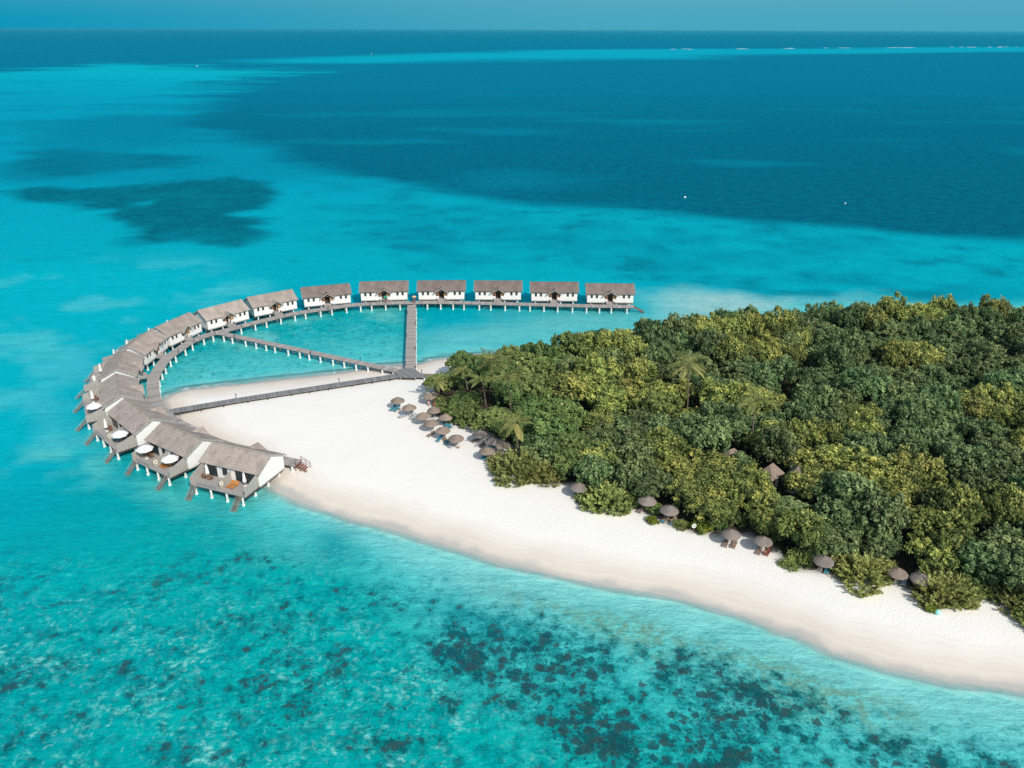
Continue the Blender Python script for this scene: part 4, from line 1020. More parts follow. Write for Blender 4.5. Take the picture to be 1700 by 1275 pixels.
def sitting():
    return dict(pelvis=(0,0,.50), waist=(0,.02,.65), chest=(0,.02,.87), neck=(0,-.01,1.03), head=(0,-.03,1.15), face=(0,-1,0),
      shL=(-.18,.0,.95), elL=(-.24,-.04,.68), wrL=(-.14,-.26,.58), shR=(.18,.0,.95), elR=(.24,-.04,.68), wrR=(.14,-.26,.58),
      hipL=(-.09,-.03,.48), knL=(-.11,-.44,.50), anL=(-.11,-.46,.10), toL=(-.11,-.60,.04), hipR=(.09,-.03,.48), knR=(.11,-.44,.50), anR=(.11,-.46,.10), toR=(.11,-.60,.04))
mi = D['MISC']
dressS = ([(0,0,.62),(0,0,.85),(0,.0,1.02),(0,.01,1.25),(0,.01,1.40)], [.24,.19,.15,.17,.12])
x, y = mi['person_a']
person('person', 'person in a pale pink dress standing under the palm-side parasol', standing(), (x, y, gz(x,y)), .5, dress='pink_cloth', dress_pts=dressS)
# people carrying umbrellas on the walkway
def carried(name, label, mat, loc, s):
    t = thing(name, label, 'umbrella', loc)
    MB().tube([(0,0,0),(0,0,1.02)], .012, 6).build('shaft', M['metal'], t)
    m = MB(); n = 8; v = [(0,0,1.04)]; f = []
    for r, z in ((.35,.97),(.68,.74)):
        for k in range(n): a = 2*math.pi*k/n; v.append((r*math.cos(a), r*math.sin(a), z))
    for k in range(n): f.append((0,1+k,1+(k+1)%n)); f.append((1+k,1+n+k,1+n+(k+1)%n,1+(k+1)%n))
    m.add(v, f).build('canopy', M[mat], t)
    MB().lathe([(.006,1.03),(.012,1.07),(.002,1.14)], 6).build('ferrule', M['metal'], t); t.scale = (s,s,s); return t
for k, mat, cl, nm, wh in (('person_orange','orange_canopy','red_cloth','pale orange','where the straight jetty meets the curved walkway'), ('person_green','green_canopy','navy_cloth','green','on the walkway before the villa left of the jetty')):
    x, y = mi[k]
    person('person', 'person in %s under the %s umbrella on the walkway' % ('red' if 'red' in cl else 'dark clothes', nm), standing(True), (x, y, 1.805), .2, dress=cl, dress_pts=dressS)
    carried('umbrella', '%s umbrella held open %s' % (nm, wh), mat, (x+.02, y-.27, 1.805+1.27), 1.0).rotation_euler = (.05,0,.2)

# ------------------------------------------------------------------ thatched parasols on the beach
def thatch_parasol(mat, seed):
    t = thing('thatched_parasol', 'x', 'parasol', (0,0,0), 0, 'thatched parasols along the beach')
    MB().tube([(0,0,-.4),(0,0,2.9)], [.075,.06], 8).build('pole', M['grey_wood'], t)
    m = MB(); m.lathe([(.06,2.92),(.5,2.74),(1.0,2.52),(1.45,2.27),(1.66,2.06),(1.60,1.98),(1.2,2.20),(.5,2.52),(.07,2.66)], 26, jit=.035, seed=seed)
    c = m.build('canopy', M[mat], t)
    MB().lathe([(.20,2.78),(.17,2.93),(.05,3.04),(.03,3.18)], 12, jit=.05, seed=seed, cap=True).build('finial', M[mat], c)
    return t
PL = ['leftmost thatched parasol out on the open sand', 'second thatched parasol from the left, yellowish, over grey loungers', 'thatched parasol tucked under the small leaning palm', 'thatched parasol over dark blue loungers against the green bushes', 'thatched parasol right of the grey loungers, middle of the left cluster', 'broad pale thatched parasol touching the bush, blue loungers before it', 'thatched parasol with clear round shadow in the middle of the left cluster', 'thatched parasol above the flat brown lounger', 'front thatched parasol at the right end of the left cluster, blue loungers beneath',
 'dark thatched parasol at the back left of the second cluster', 'small half-hidden thatched parasol in the middle of the second cluster', 'pointed thatched parasol at the right of the second cluster, beside green bush', 'flat front thatched parasol of the second cluster over white and blue loungers',
 'small dark thatched parasol half behind the two rounded beach bushes', 'grey thatched parasol between big bush and low green plants', 'grey thatched parasol over loungers with towels and blue feet', 'grey thatched parasol with two brown loungers side by side', 'grey thatched parasol with a round shadow and a red-brown lounger', 'pale thatched parasol wedged behind the dark conical beach bush', 'brown thatched canopy mostly covered by leaves above the red-clad sunbather', 'small thatched parasol leaning into the last beach bush']
tp = {'thatch': thatch_parasol('thatch', 3), 'thatch_dark': thatch_parasol('thatch_dark', 8)}; usedp = set()
for k, (x, y) in enumerate(D['PARA']):
    mt = 'thatch' if k < 9 or k in (11, 12, 19) else 'thatch_dark'
    z = gz(x, y)
    if mt in usedp: o = dup(tp[mt], (x,y,z), rng.uniform(0,6), PL[k])
    else: o = tp[mt]; usedp.add(mt); o.location = (x,y,z); o['label'] = PL[k]
    sc_ = rng.uniform(.86,.98); o.scale = (sc_, sc_, 1); o.rotation_euler = (rng.uniform(-.04,.04), rng.uniform(-.04,.04), rng.uniform(0,6))
# loungers
def lounger(kind):
    fr = {'blue':'grey_wood','grey':'grey_wood','brown':'stair_wood','red_brown':'red_wood'}[kind]
    t = thing('sun_lounger', 'x', 'sun lounger', (0,0,0), 0, 'sun loungers on the beach')
    m = MB().box(-.36,-.29,-1.0,.95,.24,.33).box(.29,.36,-1.0,.95,.24,.33)
    for k in range(9): m.box(-.288,.288,-.96+.17*k,-.84+.17*k,.28,.32)
    m.build('frame', M[fr], t)
    b = MB()
    for k in range(5):
        a0 = .52+.13*k; b.hexa([(-.28,a0,.30+.07*k),(.28,a0,.30+.07*k),(.28,a0+.11,.36+.07*k),(-.28,a0+.11,.36+.07*k)], [(-.28,a0,.33+.07*k),(.28,a0,.33+.07*k),(.28,a0+.11,.39+.07*k),(-.28,a0+.11,.39+.07*k)])
    b.build('backrest', M[fr], t)
    for x in (-.325,.325):
        for y in (-.85,.75): MB().box(x-.035,x+.035,y-.035,y+.035,-.06,.239).build('leg', M[fr], t)
    if kind != 'red_brown':
        cl = {'blue':'blue_cloth','grey':'grey_cloth','brown':None}[kind]
        if cl:
            mm = MB().box(-.31,.31,-.98,.5,.335,.42)
            mm.hexa([(-.31,.502,.335),(.31,.502,.335),(.31,1.12,.73),(-.31,1.12,.73)], [(-.31,.46,.42),(.31,.46,.42),(.31,1.08,.815),(-.31,1.08,.815)])
            mt = mm.build('mattress', M[cl], t)
            MB().box(-.2,.2,.98,1.14,.80,.88).build('pillow', M['white_cloth' if kind == 'grey' else cl], mt)
    return t
LN = {}
base_lab = ['far left blue lounger under the leftmost parasol','blue lounger just right of the far left one, leftmost parasol','flat grey lounger left of the yellowish parasol pole','grey lounger right of the yellowish parasol, angled to the sea','pale lounger standing behind the yellowish parasol pole','left dark blue lounger against the green bushes','right dark blue lounger against the green bushes','left blue lounger under the broad pale parasol','right blue lounger under the broad pale parasol','low brown lounger below the clear-shadowed parasol','blue lounger between the brown lounger and the front parasol','left blue lounger under the front parasol of the left cluster','grey lounger under the front parasol of the left cluster','brown lounger shaded behind the front parasol of the left cluster','brown lounger at the left edge of the second cluster','blue lounger under the dark back parasol, second cluster','brown lounger between the back and middle parasols, second cluster','left blue lounger under the half-hidden middle parasol','right blue lounger under the half-hidden middle parasol','left blue lounger under the flat front parasol, second cluster','right blue lounger with white towel under the flat front parasol','brown lounger beside the feathery bush, second cluster','brown lounger by the parasol between bush and low plants','left brown lounger of the pair with blue feet','right brown lounger of the pair with blue feet','left of two brown loungers side by side on bare sand','right of two brown loungers side by side on bare sand','grey-brown lounger beside the red-brown one','red-brown lounger under the round-shadowed parasol','lone blue lounger under the pale parasol by the dark bush','lounger under the red-clad sunbather between the last bushes','grey lounger beside the red-clad sunbather','brown lounger half behind the rounded beach bushes']
red_l = None; pink_l = None
for k, (ft, hd, kind) in enumerate(D['LOUNGE']):
    f_, h_ = Vector(ft), Vector(hd); mid = (f_+h_)/2; d = h_-f_; rz = math.atan2(-d.x, d.y); z = gz(mid.x, mid.y)
    if kind not in LN: LN[kind] = lounger(kind); o = LN[kind]; o.location = (mid.x, mid.y, z); o.rotation_euler = (0,0,rz); o['label'] = base_lab[k]
    else: o = dup(LN[kind], (mid.x, mid.y, z), rz, base_lab[k])
    if k == 30: red_l = o
    if k == 9: pink_l = o
    if k in (23, 24): 
        tw = MB().box(-.30,.30,-.99,-.55,.33,.37).build('towel', M['blue_cloth']); tw.location = o.location; tw.rotation_euler = o.rotation_euler; tag(tw, 'blue towel over the foot of the %s brown lounger by the pine bush' % ('left','right')[k-23], 'towel', 'blue towels')
    if k == 20:
        tw = MB().box(-.32,.32,-.3,.4,.425,.45).build('towel', M['white_cloth']); tw.location = o.location; tw.rotation_euler = o.rotation_euler; tag(tw, 'white towel on a blue lounger at the front of second cluster', 'towel')
dR = ([(0,-.30,.45),(0,-.08,.46),(0,.10,.48),(0,.28,.57),(0,.38,.63)], [.15,.15,.135,.155,.12])
o = red_l; person('person', 'person in red lying back on a lounger between the last bushes', reclining(), o.location+Vector((0,0,-.02)), o.rotation_euler.z, dress='red_cloth', dress_pts=dR)
x, y = mi['person_b']; z = gz(x, y)
person('person', 'person in red sitting on a stool beside the palm-side parasol', sitting(), (x, y, z), .3, dress='red_cloth', dress_pts=([(0,-.12,.50),(0,.02,.56),(0,.02,.72),(0,.02,.95)], [.15,.16,.14,.15]))
st = thing('stool', 'low brown stool under the red-clad sitter near the palm', 'stool', (x, y, z))
MB().lathe([(.02,.36),(.2,.36),(.2,.41),(.02,.41)], 12).build('seat', M['brown_wood'], st)
for k in range(3): a = k*2.1; MB().tube([(.14*math.cos(a),.14*math.sin(a),.36),(.18*math.cos(a),.18*math.sin(a),-.05)], .022, 6).build('leg', M['brown_wood'], st)
l9 = D['LOUNGE'][8]
o = pink_l; q = Vector((1.6, 2.0)); 
# small beach tables beside the parasols
def side_table():
    t = thing('side_table', 'x', 'table', (0,0,0), 0, 'small round tables beside the loungers')
    MB().lathe([(.02,.46),(.26,.46),(.26,.50),(.02,.505)], 14).build('tabletop', M['warm_wood'], t); MB().tube([(0,0,-.1),(0,0,.46)], .04, 8).build('leg', M['grey_wood'], t); return t
stp = None
for k, lb in ((0,'small round table under the leftmost parasol'),(1,'small round table under the yellowish parasol'),(6,'small round table under the clear-shadowed parasol'),(8,'small round table under the front parasol of left cluster'),(12,'small round table under the flat front parasol'),(15,'small round table between the pair with blue feet'),(16,'small round table between two brown loungers on bare sand'),(17,'small round table beside the red-brown lounger')):
    x, y = D['PARA'][k]; x += .45; y -= .35; z = gz(x, y)
    if stp is None: stp = side_table(); stp.location = (x,y,z); stp['label'] = lb
    else: dup(stp, (x,y,z), 0, lb)
# ring sign, balls, floats, buoys, boats
x, y = mi['ring_sign']; t = thing('beach_marker', 'pale round ring marker on a thin post at the bush edge', 'marker', (x, y, gz(x,y)), .1)
MB().tube([(0,0,-.2),(0,0,1.1)], .035, 8).build('post', M['warm_wood'], t)
m = MB(); n = 22; v = []; f = []
for i in range(n):
    a = 2*math.pi*i/n
    for k in range(8): b_ = 2*math.pi*k/8; r = .33+.07*math.cos(b_); v.append((r*math.cos(a), .07*math.sin(b_), 1.42+r*math.sin(a)))
for i in range(n):
    for k in range(8): f.append((i*8+k, ((i+1)%n)*8+k, ((i+1)%n)*8+(k+1)%8, i*8+(k+1)%8))
m.add(v, f).build('ring', M['ring_white'], t, True)
MB().lathe([(.02,-.03),(.265,-.03),(.265,.03),(.02,.03)], 18).build('disc', M['grey_cloth'], t).matrix_local = Matrix.Translation((0,0,1.42)) @ Matrix.Rotation(R(90), 4, 'X')
def ball(name, label, cat, mat, loc, r, grp=None):
    t = thing(name, label, cat, loc, 0, grp)
    prof = [(max(.004, r*math.sin(a)), -r*math.cos(a)) for a in np.linspace(.02, math.pi-.02, 11)]
    MB().lathe(prof, 16).build('shell', M[mat], t, True)
    MB().lathe([(r*1.01,-r*.06),(r*1.035,0),(r*1.01,r*.06)], 16).build('seam_band', M[mat], t, True)
    MB().tube([(0,0,r*.98),(0,0,r*1.12)], r*.14, 8).build('cap', M[mat], t); return t
x, y = mi['teal_ball']; ball('garden_globe', 'dark teal globe in the dry plants at the last bush', 'globe', 'teal_ball', (x,y,gz(x,y)+.33), .36, 'globes at the bush foot')
x, y = mi['aqua_ball']; ball('garden_globe', 'pale aqua globe on the sand below the last bush', 'globe', 'aqua_ball', (x,y,gz(x,y)+.36), .40, 'globes at the bush foot')
for k, lb, s in (('buoy_a', 'brighter white buoy on the dark deep water', .55), ('buoy_b', 'fainter white buoy on deep water further right', .38)):
    x, y = mi[k]; ball('mooring_buoy', lb, 'buoy', 'white_plastic', (x,y,.15*s), s, 'white buoys on deep water')
for k, lb in (('float_a','first'),('float_b','second'),('float_c','third'),('float_d','fourth')):
    x, y = mi[k]; ball('marker_float', '%s small white float from the left, in water below the third villa' % lb, 'float', 'white_plastic', (x,y,.05), .22, 'small white floats')
def boat(label, loc, s):
    t = thing('small_boat', label, 'boat', loc, .3, 'far white boats')
    v = []; f = []; st_ = [(-4,.9,.0),(-2,1.25,.0),(0,1.3,0),(2,1.0,.1),(3.6,.45,.3),(4.6,.03,.6)]
    for xx, hw, sh in st_: v += [(xx,-hw,.9+sh),(xx,-hw*.6,-.3),(xx,hw*.6,-.3),(xx,hw,.9+sh)]
    for i in range(5):
        for k in range(3): f.append((i*4+k, i*4+k+1, (i+1)*4+k+1, (i+1)*4+k))
        f.append((i*4+3, i*4, (i+1)*4, (i+1)*4+3))
    f.append((0,1,2,3)); MB().add(v, f).build('hull', M['white_plastic'], t)
    MB().hexa([(-2.4,-.9,.85),(1.2,-.9,.85),(1.2,.9,.85),(-2.4,.9,.85)], [(-2.2,-.8,2.3),(.5,-.8,2.3),(.5,.8,2.3),(-2.2,.8,2.3)]).build('cabin', M['white_plastic'], t); t.scale = (s,s,s); return t
b1 = boat('tiny white boat left on the far reef edge', (*mi['boat_b'], 0), .5); dup(b1, (*mi['boat_a'], 0), 1.1, 'tiny white boat right of the other, below the horizon', scale=.7)
# breaking surf on the far reef: ragged low ridges of white water
m = MB(); r_ = random.Random(5)
for x, y in D['SURF']:
    for k in range(3):
        L = r_.uniform(15, 60); x0 = x+r_.uniform(-60,60); y0 = y+r_.uniform(-60,60); n = 9; v = []; f = []
        for i in range(n):
            t_ = i/(n-1); hgt = .7*math.sin(math.pi*t_)**.6*r_.uniform(.5,1.1)+.05; wd = 5*math.sin(math.pi*t_)+.5; yy = y0+r_.uniform(-2,2); v += [(x0+L*(t_-.5),yy-wd,.02),(x0+L*(t_-.5),yy,hgt),(x0+L*(t_-.5),yy+wd,.02)]
        for i in range(n-1):
            for q in range(2): f.append((i*3+q,i*3+q+1,(i+1)*3+q+1,(i+1)*3+q))
        m.add(v, f)
M['surf'] = simple('surf_foam', (.85,.88,.88), .9, .05, .1)
tag(m.build('surf', M['surf']), 'white breaking surf along the far reef edge', 'surf', None, 'stuff')

# ------------------------------------------------------------------ vegetation
def leaf_mat(name, stops, trans=.16, hv=.05):
    m = bpy.data.materials.new(name); m.use_nodes = True; nt = m.node_tree; b = nt.nodes['Principled BSDF']
    b.inputs['Roughness'].default_value = .55; b.inputs['Specular IOR Level'].default_value = .25
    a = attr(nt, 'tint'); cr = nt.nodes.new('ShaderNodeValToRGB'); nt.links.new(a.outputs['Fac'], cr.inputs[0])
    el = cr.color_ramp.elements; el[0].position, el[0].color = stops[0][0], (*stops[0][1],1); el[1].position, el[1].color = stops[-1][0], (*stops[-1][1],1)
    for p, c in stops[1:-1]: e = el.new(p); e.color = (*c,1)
    oi = nt.nodes.new('ShaderNodeObjectInfo'); h = N(nt, 'ShaderNodeHueSaturation')
    nt.links.new(math_(nt, 'ADD', math_(nt, 'MULTIPLY', oi.outputs['Random'], hv), .5-hv/2), h.inputs['Hue'])
    r2 = math_(nt, 'FRACT', math_(nt, 'MULTIPLY', oi.outputs['Random'], 7.31))
    nt.links.new(math_(nt, 'ADD', math_(nt, 'MULTIPLY', r2, .5), .75), h.inputs['Value'])
    h.inputs['Saturation'].default_value = 1.0
    nt.links.new(cr.outputs[0], h.inputs['Color']); nt.links.new(h.outputs[0], b.inputs['Base Color'])
    tl = nt.nodes.new('ShaderNodeBsdfTranslucent'); nt.links.new(h.outputs[0], tl.inputs['Color'])
    mx = nt.nodes.new('ShaderNodeMixShader'); mx.inputs[0].default_value = trans
    nt.links.new(b.outputs[0], mx.inputs[1]); nt.links.new(tl.outputs[0], mx.inputs[2]); nt.links.new(mx.outputs[0], nt.nodes['Material Output'].inputs['Surface'])
    return m
LM = {
 'dark': leaf_mat('dark_green_leaves', [(0,(.05,.085,.032)),(.5,(.125,.195,.074)),(1,(.29,.37,.15))]),
 'olive': leaf_mat('olive_leaves', [(0,(.055,.083,.026)),(.45,(.13,.17,.05)),(.8,(.29,.335,.09)),(1,(.50,.49,.13))], .22, .03),
 'bright': leaf_mat('fresh_green_leaves', [(0,(.06,.105,.03)),(.5,(.15,.225,.068)),(1,(.29,.37,.115))]),
 'feather': leaf_mat('feathery_leaves', [(0,(.15,.18,.06)),(.5,(.37,.42,.14)),(1,(.60,.62,.24))], .35),
 'lime': leaf_mat('lime_leaves', [(0,(.07,.12,.015)),(.5,(.16,.22,.025)),(1,(.30,.33,.05))]),
 'palm': leaf_mat('palm_fronds', [(0,(.07,.11,.03)),(.5,(.21,.25,.075)),(1,(.60,.52,.18))], .3, .02),
}
M['frond_rib'] = simple('green_yellow_rib', (.34,.33,.12), .6, .2, 2)
M['bark'] = simple('grey_bark', (.16,.125,.095), .9, .35, 3, stretch=(1,1,.3))
def leaves_mesh(name, P, Nrm, T, L, Wd, tint, mat, fold=.25):
    n = len(P); B = np.cross(Nrm, T); B /= np.linalg.norm(B, axis=1)[:,None]+1e-9
    L = np.broadcast_to(L, (n,))[:,None]; Wd = np.broadcast_to(Wd, (n,))[:,None]
    v = np.stack([P-T*L*.5, P+B*Wd*.5-Nrm*L*fold*.3, P+T*L*.5-Nrm*L*fold*.2, P-B*Wd*.5-Nrm*L*fold*.3], 1).reshape(-1,3)
    me = bpy.data.meshes.new(name); me.vertices.add(4*n); me.vertices.foreach_set('co', v.astype(np.float32).ravel())
    me.loops.add(4*n); me.loops.foreach_set('vertex_index', np.arange(4*n, dtype=np.int32)); me.polygons.add(n); me.polygons.foreach_set('loop_start', np.arange(0,4*n,4,dtype=np.int32))
    me.update(calc_edges=True); me.validate()
    a = me.attributes.new('tint', 'FLOAT', 'POINT'); a.data.foreach_set('value', np.repeat(tint, 4).astype(np.float32)); me.materials.append(mat); return me
def unit(a): return a/(np.linalg.norm(a, axis=1)[:,None]+1e-9)
def crown(name, seed, mat, Rr=3.4, Hh=5.6, z0=.7, nlobe=9, nspr=17, per=40, ls=.5, spr=.62, tipbias=0., flat=.0, up=.35):
    """uneven lobes, each carrying sprigs of leaves, from z0 up to Hh"""
    g = np.random.default_rng(seed); H = Hh-z0; P = []; Nr = []; tt = []
    for k in range(nlobe):
        a = 2*math.pi*(k*.618+g.uniform(-.08,.08)); q = math.sqrt((k+.4)/nlobe)*.70 if k else 0
        lr = Rr*g.uniform(.34,.52); c = np.array([Rr*q*math.cos(a), Rr*q*math.sin(a), z0+H*(.72-.34*q**1.6*(1-flat)+g.uniform(-.10,.10))])
        lt = g.normal()*.10
        # lobe skirt reaches down to the ground side of the crown
        ns = int(nspr*g.uniform(.8,1.25))
        d = g.normal(size=(ns,3)); d[:,2] = np.abs(d[:,2])*1.0-.45*g.uniform(0,1.6,ns); d = unit(d + .35*np.array([math.cos(a)*q, math.sin(a)*q, 0])*1.6)
        rr = lr*g.uniform(.72,1.12,ns); sc_ = c + d*rr[:,None]*np.array([1,1,.92]); st = g.normal(size=ns)*.13
        low = g.uniform(size=ns) < .22*q/.7; sc_[low,2] -= H*g.uniform(.12,.42,low.sum())
        ci = np.repeat(np.arange(ns), per); n = len(ci); e = unit(g.normal(size=(n,3))+.55*d[ci]+np.array([0,0,.25]))
        r2 = spr*g.uniform(.25,1.12,n)*(1+.35*g.normal(size=ns)[ci].clip(-1,1))
        p = sc_[ci]+e*r2[:,None]; P.append(p); Nr.append(unit(e*.7+.55*g.normal(size=(n,3))+np.array([0,0,up])))
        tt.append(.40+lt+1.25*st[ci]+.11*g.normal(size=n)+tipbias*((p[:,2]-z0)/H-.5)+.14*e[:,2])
    P = np.concatenate(P); Nr = np.concatenate(Nr); tint = np.clip(np.concatenate(tt), 0, 1); n = len(P)
    T = unit(np.cross(Nr, g.normal(size=(n,3)))); keep = P[:,2] > .12; s = ls*g.uniform(.6,1.35,n)
    return leaves_mesh(name, P[keep], Nr[keep], T[keep], s[keep], s[keep]*.58, tint[keep], mat)
def feather(name, seed, mat, Rr=2.6, Hh=3.0, nsp=230, per=26):
    """upright sprays of narrow leaves"""
    g = np.random.default_rng(seed); Ps = []; Ts = []; tt = []
    for k in range(nsp):
        a = g.uniform(0, 2*math.pi); q = math.sqrt(g.uniform(0,1)); lobe = 1+.2*math.sin(3*a+seed)
        base = np.array([Rr*q*lobe*math.cos(a), Rr*q*lobe*math.sin(a), 0]); top = Hh*math.sqrt(max(0, 1-q**2.2))*g.uniform(.8,1.08)
        z_lo = max(.1, top-1.5*g.uniform(.6,1.3)) if q < .85 else .1
        dr = np.array([math.cos(a)*(.25+.9*q), math.sin(a)*(.25+.9*q), 1.0]); dr /= np.linalg.norm(dr); dr += g.normal(size=3)*.18
        L = max(.6, (top-z_lo)*1.1); st = base+np.array([0,0,z_lo])-dr*np.array([1,1,0])*L*.4; ct = g.normal()*.16
        t = g.uniform(0,1,per); p = st+dr*(t*L)[:,None]; side = unit(g.normal(size=(per,3)))
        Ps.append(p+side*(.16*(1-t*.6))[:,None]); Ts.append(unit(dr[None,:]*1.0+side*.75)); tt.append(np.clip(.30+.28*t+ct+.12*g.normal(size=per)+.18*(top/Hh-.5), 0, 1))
    P = np.concatenate(Ps); T = np.concatenate(Ts); tint = np.concatenate(tt); n = len(P)
    Nr = unit(np.cross(T, g.normal(size=(n,3)))); keep = P[:,2] > .05
    return leaves_mesh(name, P[keep], Nr[keep], T[keep], .46, .15, tint[keep], mat, .1)
def trunk_mesh(seed, h, r, spread):
    r_ = random.Random(seed); m = MB(); top = (r_.uniform(-.3,.3), r_.uniform(-.3,.3), h*.62)
    m.tube([(0,0,-.4),(r_.uniform(-.1,.1),r_.uniform(-.1,.1),h*.3),top], [r,r*.8,r*.6], 8)
    for k in range(6):
        a = k*1.05+r_.uniform(-.3,.3); q = h*r_.uniform(.22,.5); b0 = (0+top[0]*q/(h*.62), top[1]*q/(h*.62), q); L = spread*r_.uniform(.5,.85)
        m.tube([b0, (b0[0]+math.cos(a)*L*.5, b0[1]+math.sin(a)*L*.5, q+h*.17), (b0[0]+math.cos(a)*L, b0[1]+math.sin(a)*L, q+h*.3)], [r*.45,r*.3,r*.12], 6)
    return m.mesh('trunk', M['bark'], True)
KIND = {}
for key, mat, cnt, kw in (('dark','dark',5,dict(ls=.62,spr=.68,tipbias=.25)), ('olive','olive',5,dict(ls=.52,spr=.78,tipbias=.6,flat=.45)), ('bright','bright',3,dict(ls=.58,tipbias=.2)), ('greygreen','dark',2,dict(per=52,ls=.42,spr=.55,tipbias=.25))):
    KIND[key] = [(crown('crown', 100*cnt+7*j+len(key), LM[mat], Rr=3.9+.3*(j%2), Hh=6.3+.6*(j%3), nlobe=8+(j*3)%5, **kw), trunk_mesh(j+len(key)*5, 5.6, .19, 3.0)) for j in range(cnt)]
FE = [feather('crown', 5+j, LM['feather']) for j in range(4)]
GR = [crown('crown', 900+j, LM['bright'], Rr=1.9, Hh=2.0, z0=.05, nlobe=8, nspr=12, per=34, ls=.36, spr=.4) for j in range(2)]
YE = [crown('crown', 950+j, LM['lime'], Rr=1.9, Hh=1.7, z0=.05, nlobe=8, nspr=12, per=34, ls=.34, spr=.38) for j in range(2)]
smallstem = [trunk_mesh(70+j, 1.4, .06, .9) for j in range(2)]
ORDN = ['first','second','third','fourth','fifth','sixth','seventh','eighth','ninth','tenth','eleventh','twelfth','thirteenth','fourteenth','fifteenth','sixteenth','seventeenth','eighteenth','nineteenth','twentieth'] + ['%dth' % k for k in range(21, 60)]
LANDM = [('leftmost parasols', D['PARA'][5]), ('second parasol cluster', D['PARA'][11]), ('big feathery beach bush', (3.6,125.0)), ('two rounded beach bushes', (15.,118.)), ('parasol with towelled loungers', D['PARA'][15]), ('pair of brown loungers', D['PARA'][16]), ('round-shadowed parasol', D['PARA'][17]), ('dark conical beach bush', (47.5,97.)), ('red-clad sunbather', D['PARA'][19]), ('last beach bush with the globes', (59.,91.))]
def proj(x, y, z):
    q = Vector((x, y, z-CAMZ)); wv = q.dot(Fv); return 850+1309*q.dot(xr)/wv, 637.5-1309*q.dot(yr)/wv
# palms first: fronds arching from one head
def palm_mesh(seed, h, nf=19, L=3.9):
    g = np.random.default_rng(seed); Ps = []; Ts = []; Ns = []; tt = []; rach = MB(); parts = []
    for k in range(nf):
        a = 2*math.pi*k/nf*1.0+g.uniform(-.25,.25); el = g.uniform(-.35, 1.15); Lk = L*g.uniform(.85,1.1); dead = el < -.1
        pts = []; p = np.array([0,0,h]); e = el
        for i in range(12):
            pts.append(p.copy()); dv = np.array([math.cos(a)*math.cos(e), math.sin(a)*math.cos(e), math.sin(e)]); p = p+dv*Lk/11; e -= (.055+.11*(i/11))*(1.35 if el > .3 else 1.0)
        pts = np.array(pts); rach.tube(pts, list(np.linspace(.05,.015,12)), 5)
        side = np.array([-math.sin(a), math.cos(a), 0])
        for s in (-1, 1):
            for t in np.linspace(.12, 1, 42):
                i = min(10, int(t*11)); fr = t*11-i; q = pts[i]*(1-fr)+pts[min(i+1,11)]*fr; tan = unit((pts[min(i+1,11)]-pts[i])[None,:])[0]
                ll = .92*math.sin(math.pi*min(1, t*.80+.16))*(Lk/3.9); dr = side*s*.85+tan*.6-np.array([0,0,.38+.3*g.uniform()]); dr /= np.linalg.norm(dr)
                Ps.append(q+dr*ll*.5); Ts.append(dr); Ns.append(unit(np.cross(dr, tan)[None,:])[0]); tt.append((ll, np.clip(.35+(.5 if dead else 0)+.12*g.normal()+.22*(t<.35), 0, 1)))
    P = np.array(Ps); T = np.array(Ts); Nn = np.array(Ns); tt = np.array(tt)
    leaf = leaves_mesh('frond', P, Nn, T, tt[:,0], .075, tt[:,1], LM['palm'], .05)
    return leaf, rach.mesh('rachis', M['frond_rib'], True)
PLAB = ['tallest-looking coconut palm with spread yellow fronds behind the left parasols', 'coconut palm standing just behind and left of the yellow-fronded one', 'small leaning palm at the left tip of the grove above the sand', 'lone coconut palm rising from the middle of the dark trees', 'lone palm with hanging straw-coloured fronds left of the thatched roofs', 'coconut palm above the second parasol cluster', 'palm with drooping orange dead fronds at the left of the grove', 'low dark palm near the lagoon shore by the tip']
palmpos = []
for k, ((x, y), h) in enumerate(D['PALMS']):
    lean = (.9,.4) if k != 2 else (-.8,.2); bx, by = x+lean[0], y+lean[1]; z = gz(bx, by); hh = h-z
    t = thing('palm_tree', PLAB[k], 'palm tree', (bx, by, z), 0, 'coconut palms among the trees')
    lf, rc = palm_mesh(k*3+1, 0, 17 if k in (0,1,3) else 14, 4.9 if k in (0,1,3) else (4.2 if k not in (2,7) else 3.2))
    MB().tube([(0,0,-.4),(-lean[0]*.25,-lean[1]*.25,hh*.35),(-lean[0]*.7,-lean[1]*.7,hh*.75),(-lean[0],-lean[1],hh)], [.22,.16,.13,.12], 8).build('trunk', M['bark'], t, True)
    cr = link('crown', lf, t); cr.location = (-lean[0],-lean[1],hh); link('frond_ribs', rc, cr)
    palmpos.append((x, y, bx, by, h))
# thatched roofs among the trees
HLAB = ['steep brown hut roof in the dark gap between trees', 'middle hut roof half hidden behind yellow-topped trees', 'small grey hut roof right of the middle one', 'sliver of hut roof in the deep shade at the right']
hutpos = []
for k, (x, y) in enumerate(D['HUTS']):
    z = gz(x, y); t = thing('beach_hut', HLAB[k], 'hut', (x, y, z), .5+.25*k, 'huts hidden in the trees'); hutpos.append((x, y)); a = (2.9, 2.1, 1.9, 2.4)[k]
    r_ = MB(); H_ = 6.0-z; ev = 6.0-z-a*.95; v = [(-a,-a*.8,ev),(a,-a*.8,ev),(a,a*.8,ev),(-a,a*.8,ev),(-.5,0,H_),(.5,0,H_)]; r_.add(v, [(0,1,5,4),(1,2,5),(2,3,4,5),(3,0,4),(3,2,1,0)]).build('roof', M['thatch'], t)
    MB().box(-a+.7,a-.7,-a*.8+.7,a*.8-.7,-.2,ev+.05).build('wall', M['white_wall'], t); MB().box(-.5,.5,-a*.8+.63,-a*.8+.72,0,2.1).build('door', M['brown_wood'], t)
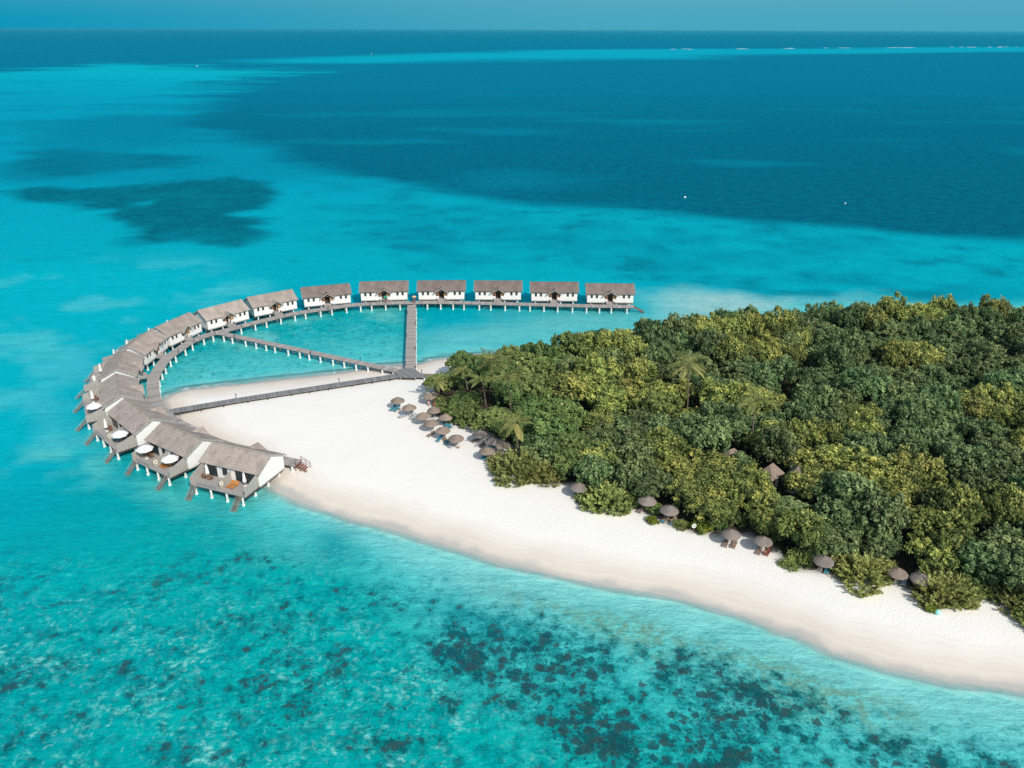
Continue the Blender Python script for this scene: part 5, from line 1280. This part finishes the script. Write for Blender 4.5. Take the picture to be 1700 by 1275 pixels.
# bushes at the beach edge
BL = {'f':'feathery green beach bush','g':'low fresh green leafy plant','y':'low lime-green shrub'}
bc = {}
def nearest(x, y): return min(LANDM, key=lambda L: (L[1][0]-x)**2+(L[1][1]-y)**2)[0]
bushes = []
for k, ((x, y), r, kd) in enumerate(D['BUSH']):
    ms = {'f':FE,'g':GR,'y':YE}[kd]; z = gz(x, y)
    o = link('beach_bush', None); o.location = (x, y, z-.05); o.rotation_euler = (0,0,rng.uniform(0,6.28)); s = r/{'f':2.7,'g':2.1,'y':2.1}[kd]; o.scale = (s, s, s*rng.uniform(.9,1.1)*(.82 if kd == 'f' else 1))
    link('crown', ms[k % len(ms)], o); link('trunk', smallstem[k % 2], o); bushes.append((x, y, r))
    key = (kd, nearest(x, y)); bc[key] = bc.get(key, 0)+1
    tag(o, '%s, %s from the left beside the %s' % (BL[kd], ORDN[bc[key]-1], key[1]), 'bush', 'bushes along the beach edge')
# the wood: individual trees spread over the forest ground
fx = np.array(FOREST); cand = []; r_ = random.Random(21); taken = []
def inside(x, y): return float(sdist(np.array([x]), np.array([y]), FOREST)[0])
tries = 0; pts = []
while tries < 14000:
    tries += 1; x = r_.uniform(-25, 150); y = r_.uniform(78, 215); d = inside(x, y)
    if d > -1.3: continue
    u, v = proj(x, y, 5)
    if u > 1775 or u < 600: continue
    if any((x-b[0])**2+(y-b[1])**2 < (b[2]*.75)**2 for b in bushes): continue
    if any(((x-h[0])*1.0)**2+((y-h[1])*1.0)**2 < 4.2**2 for h in hutpos): continue
    if any((x-p[0])**2+(y-p[1])**2 < 3.9**2 for p in palmpos): continue
    if any((x-p[0])**2+(y-p[1])**2 < 3.3**2 or (abs(x-p[0]) < 2.6 and 0 < p[1]-y < 5) for p in D['PARA']): continue
    sp = 5.0 if d < -8 else 3.9
    if any((x-q[0])**2+(y-q[1])**2 < (sp*.5+q[2]*.5)**2 for q in pts): continue
    pts.append((x, y, sp, d))
pts.sort(key=lambda p: p[1]); print('TREES', len(pts)); pts = pts[:NTREE]
# one kind tends to grow in groves
KL = {'dark':'dark green broadleaf tree','olive':'olive-yellow topped tree','bright':'fresh green leafy tree','greygreen':'fine-leaved grey-green tree'}
tc_ = {}
print('TREES', len(pts))
for k, (x, y, sp, d) in enumerate(pts):
    gsel = float(fbm(np.array([x/13]), np.array([y/13]), 301, 3)[0]) + r_.uniform(-.22,.22); west = x < 14 and y > 118
    if west and d > -16: kd = 'bright' if gsel > -.35 else 'dark'
    else: kd = 'olive' if gsel > .13 else ('greygreen' if gsel < -.28 else 'dark')
    ms = KIND[kd][r_.randrange(len(KIND[kd]))]
    edge = 1-min(1, max(0, (-d-1)/9)); s = (.80+.42*r_.random())*(1-.22*edge); hs = (.80+.62*r_.random()**1.3)*(1-(.34 if y < 165 else .10)*edge)*(1.0 if y < 165 else 0.82+.26*min(1, max(0, (x-5)/30)))
    # keep the hut roofs and palm heads in sight
    for h in hutpos:
        if abs(x-h[0]) < 4.5 and 0 < h[1]-y < 17: hs *= .80
    for p in palmpos:
        if (x-p[2])**2+(y-p[3])**2 < 49 and y < p[1]+3: hs = min(hs, (p[4]-4.6)/7.0)
    o = link('broadleaf_tree', None); o.location = (x, y, gz(x, y)-.05); o.rotation_euler = (0,0,r_.uniform(0,6.28)); o.scale = (s, s, hs)
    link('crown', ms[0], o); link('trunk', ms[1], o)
    near = nearest(x, y); key = (kd, near); tc_[key] = tc_.get(key, 0)+1
    tag(o, '%s, %s inland from the %s' % (KL[kd], ORDN[tc_[key]-1], near), 'tree', 'trees of the island wood')
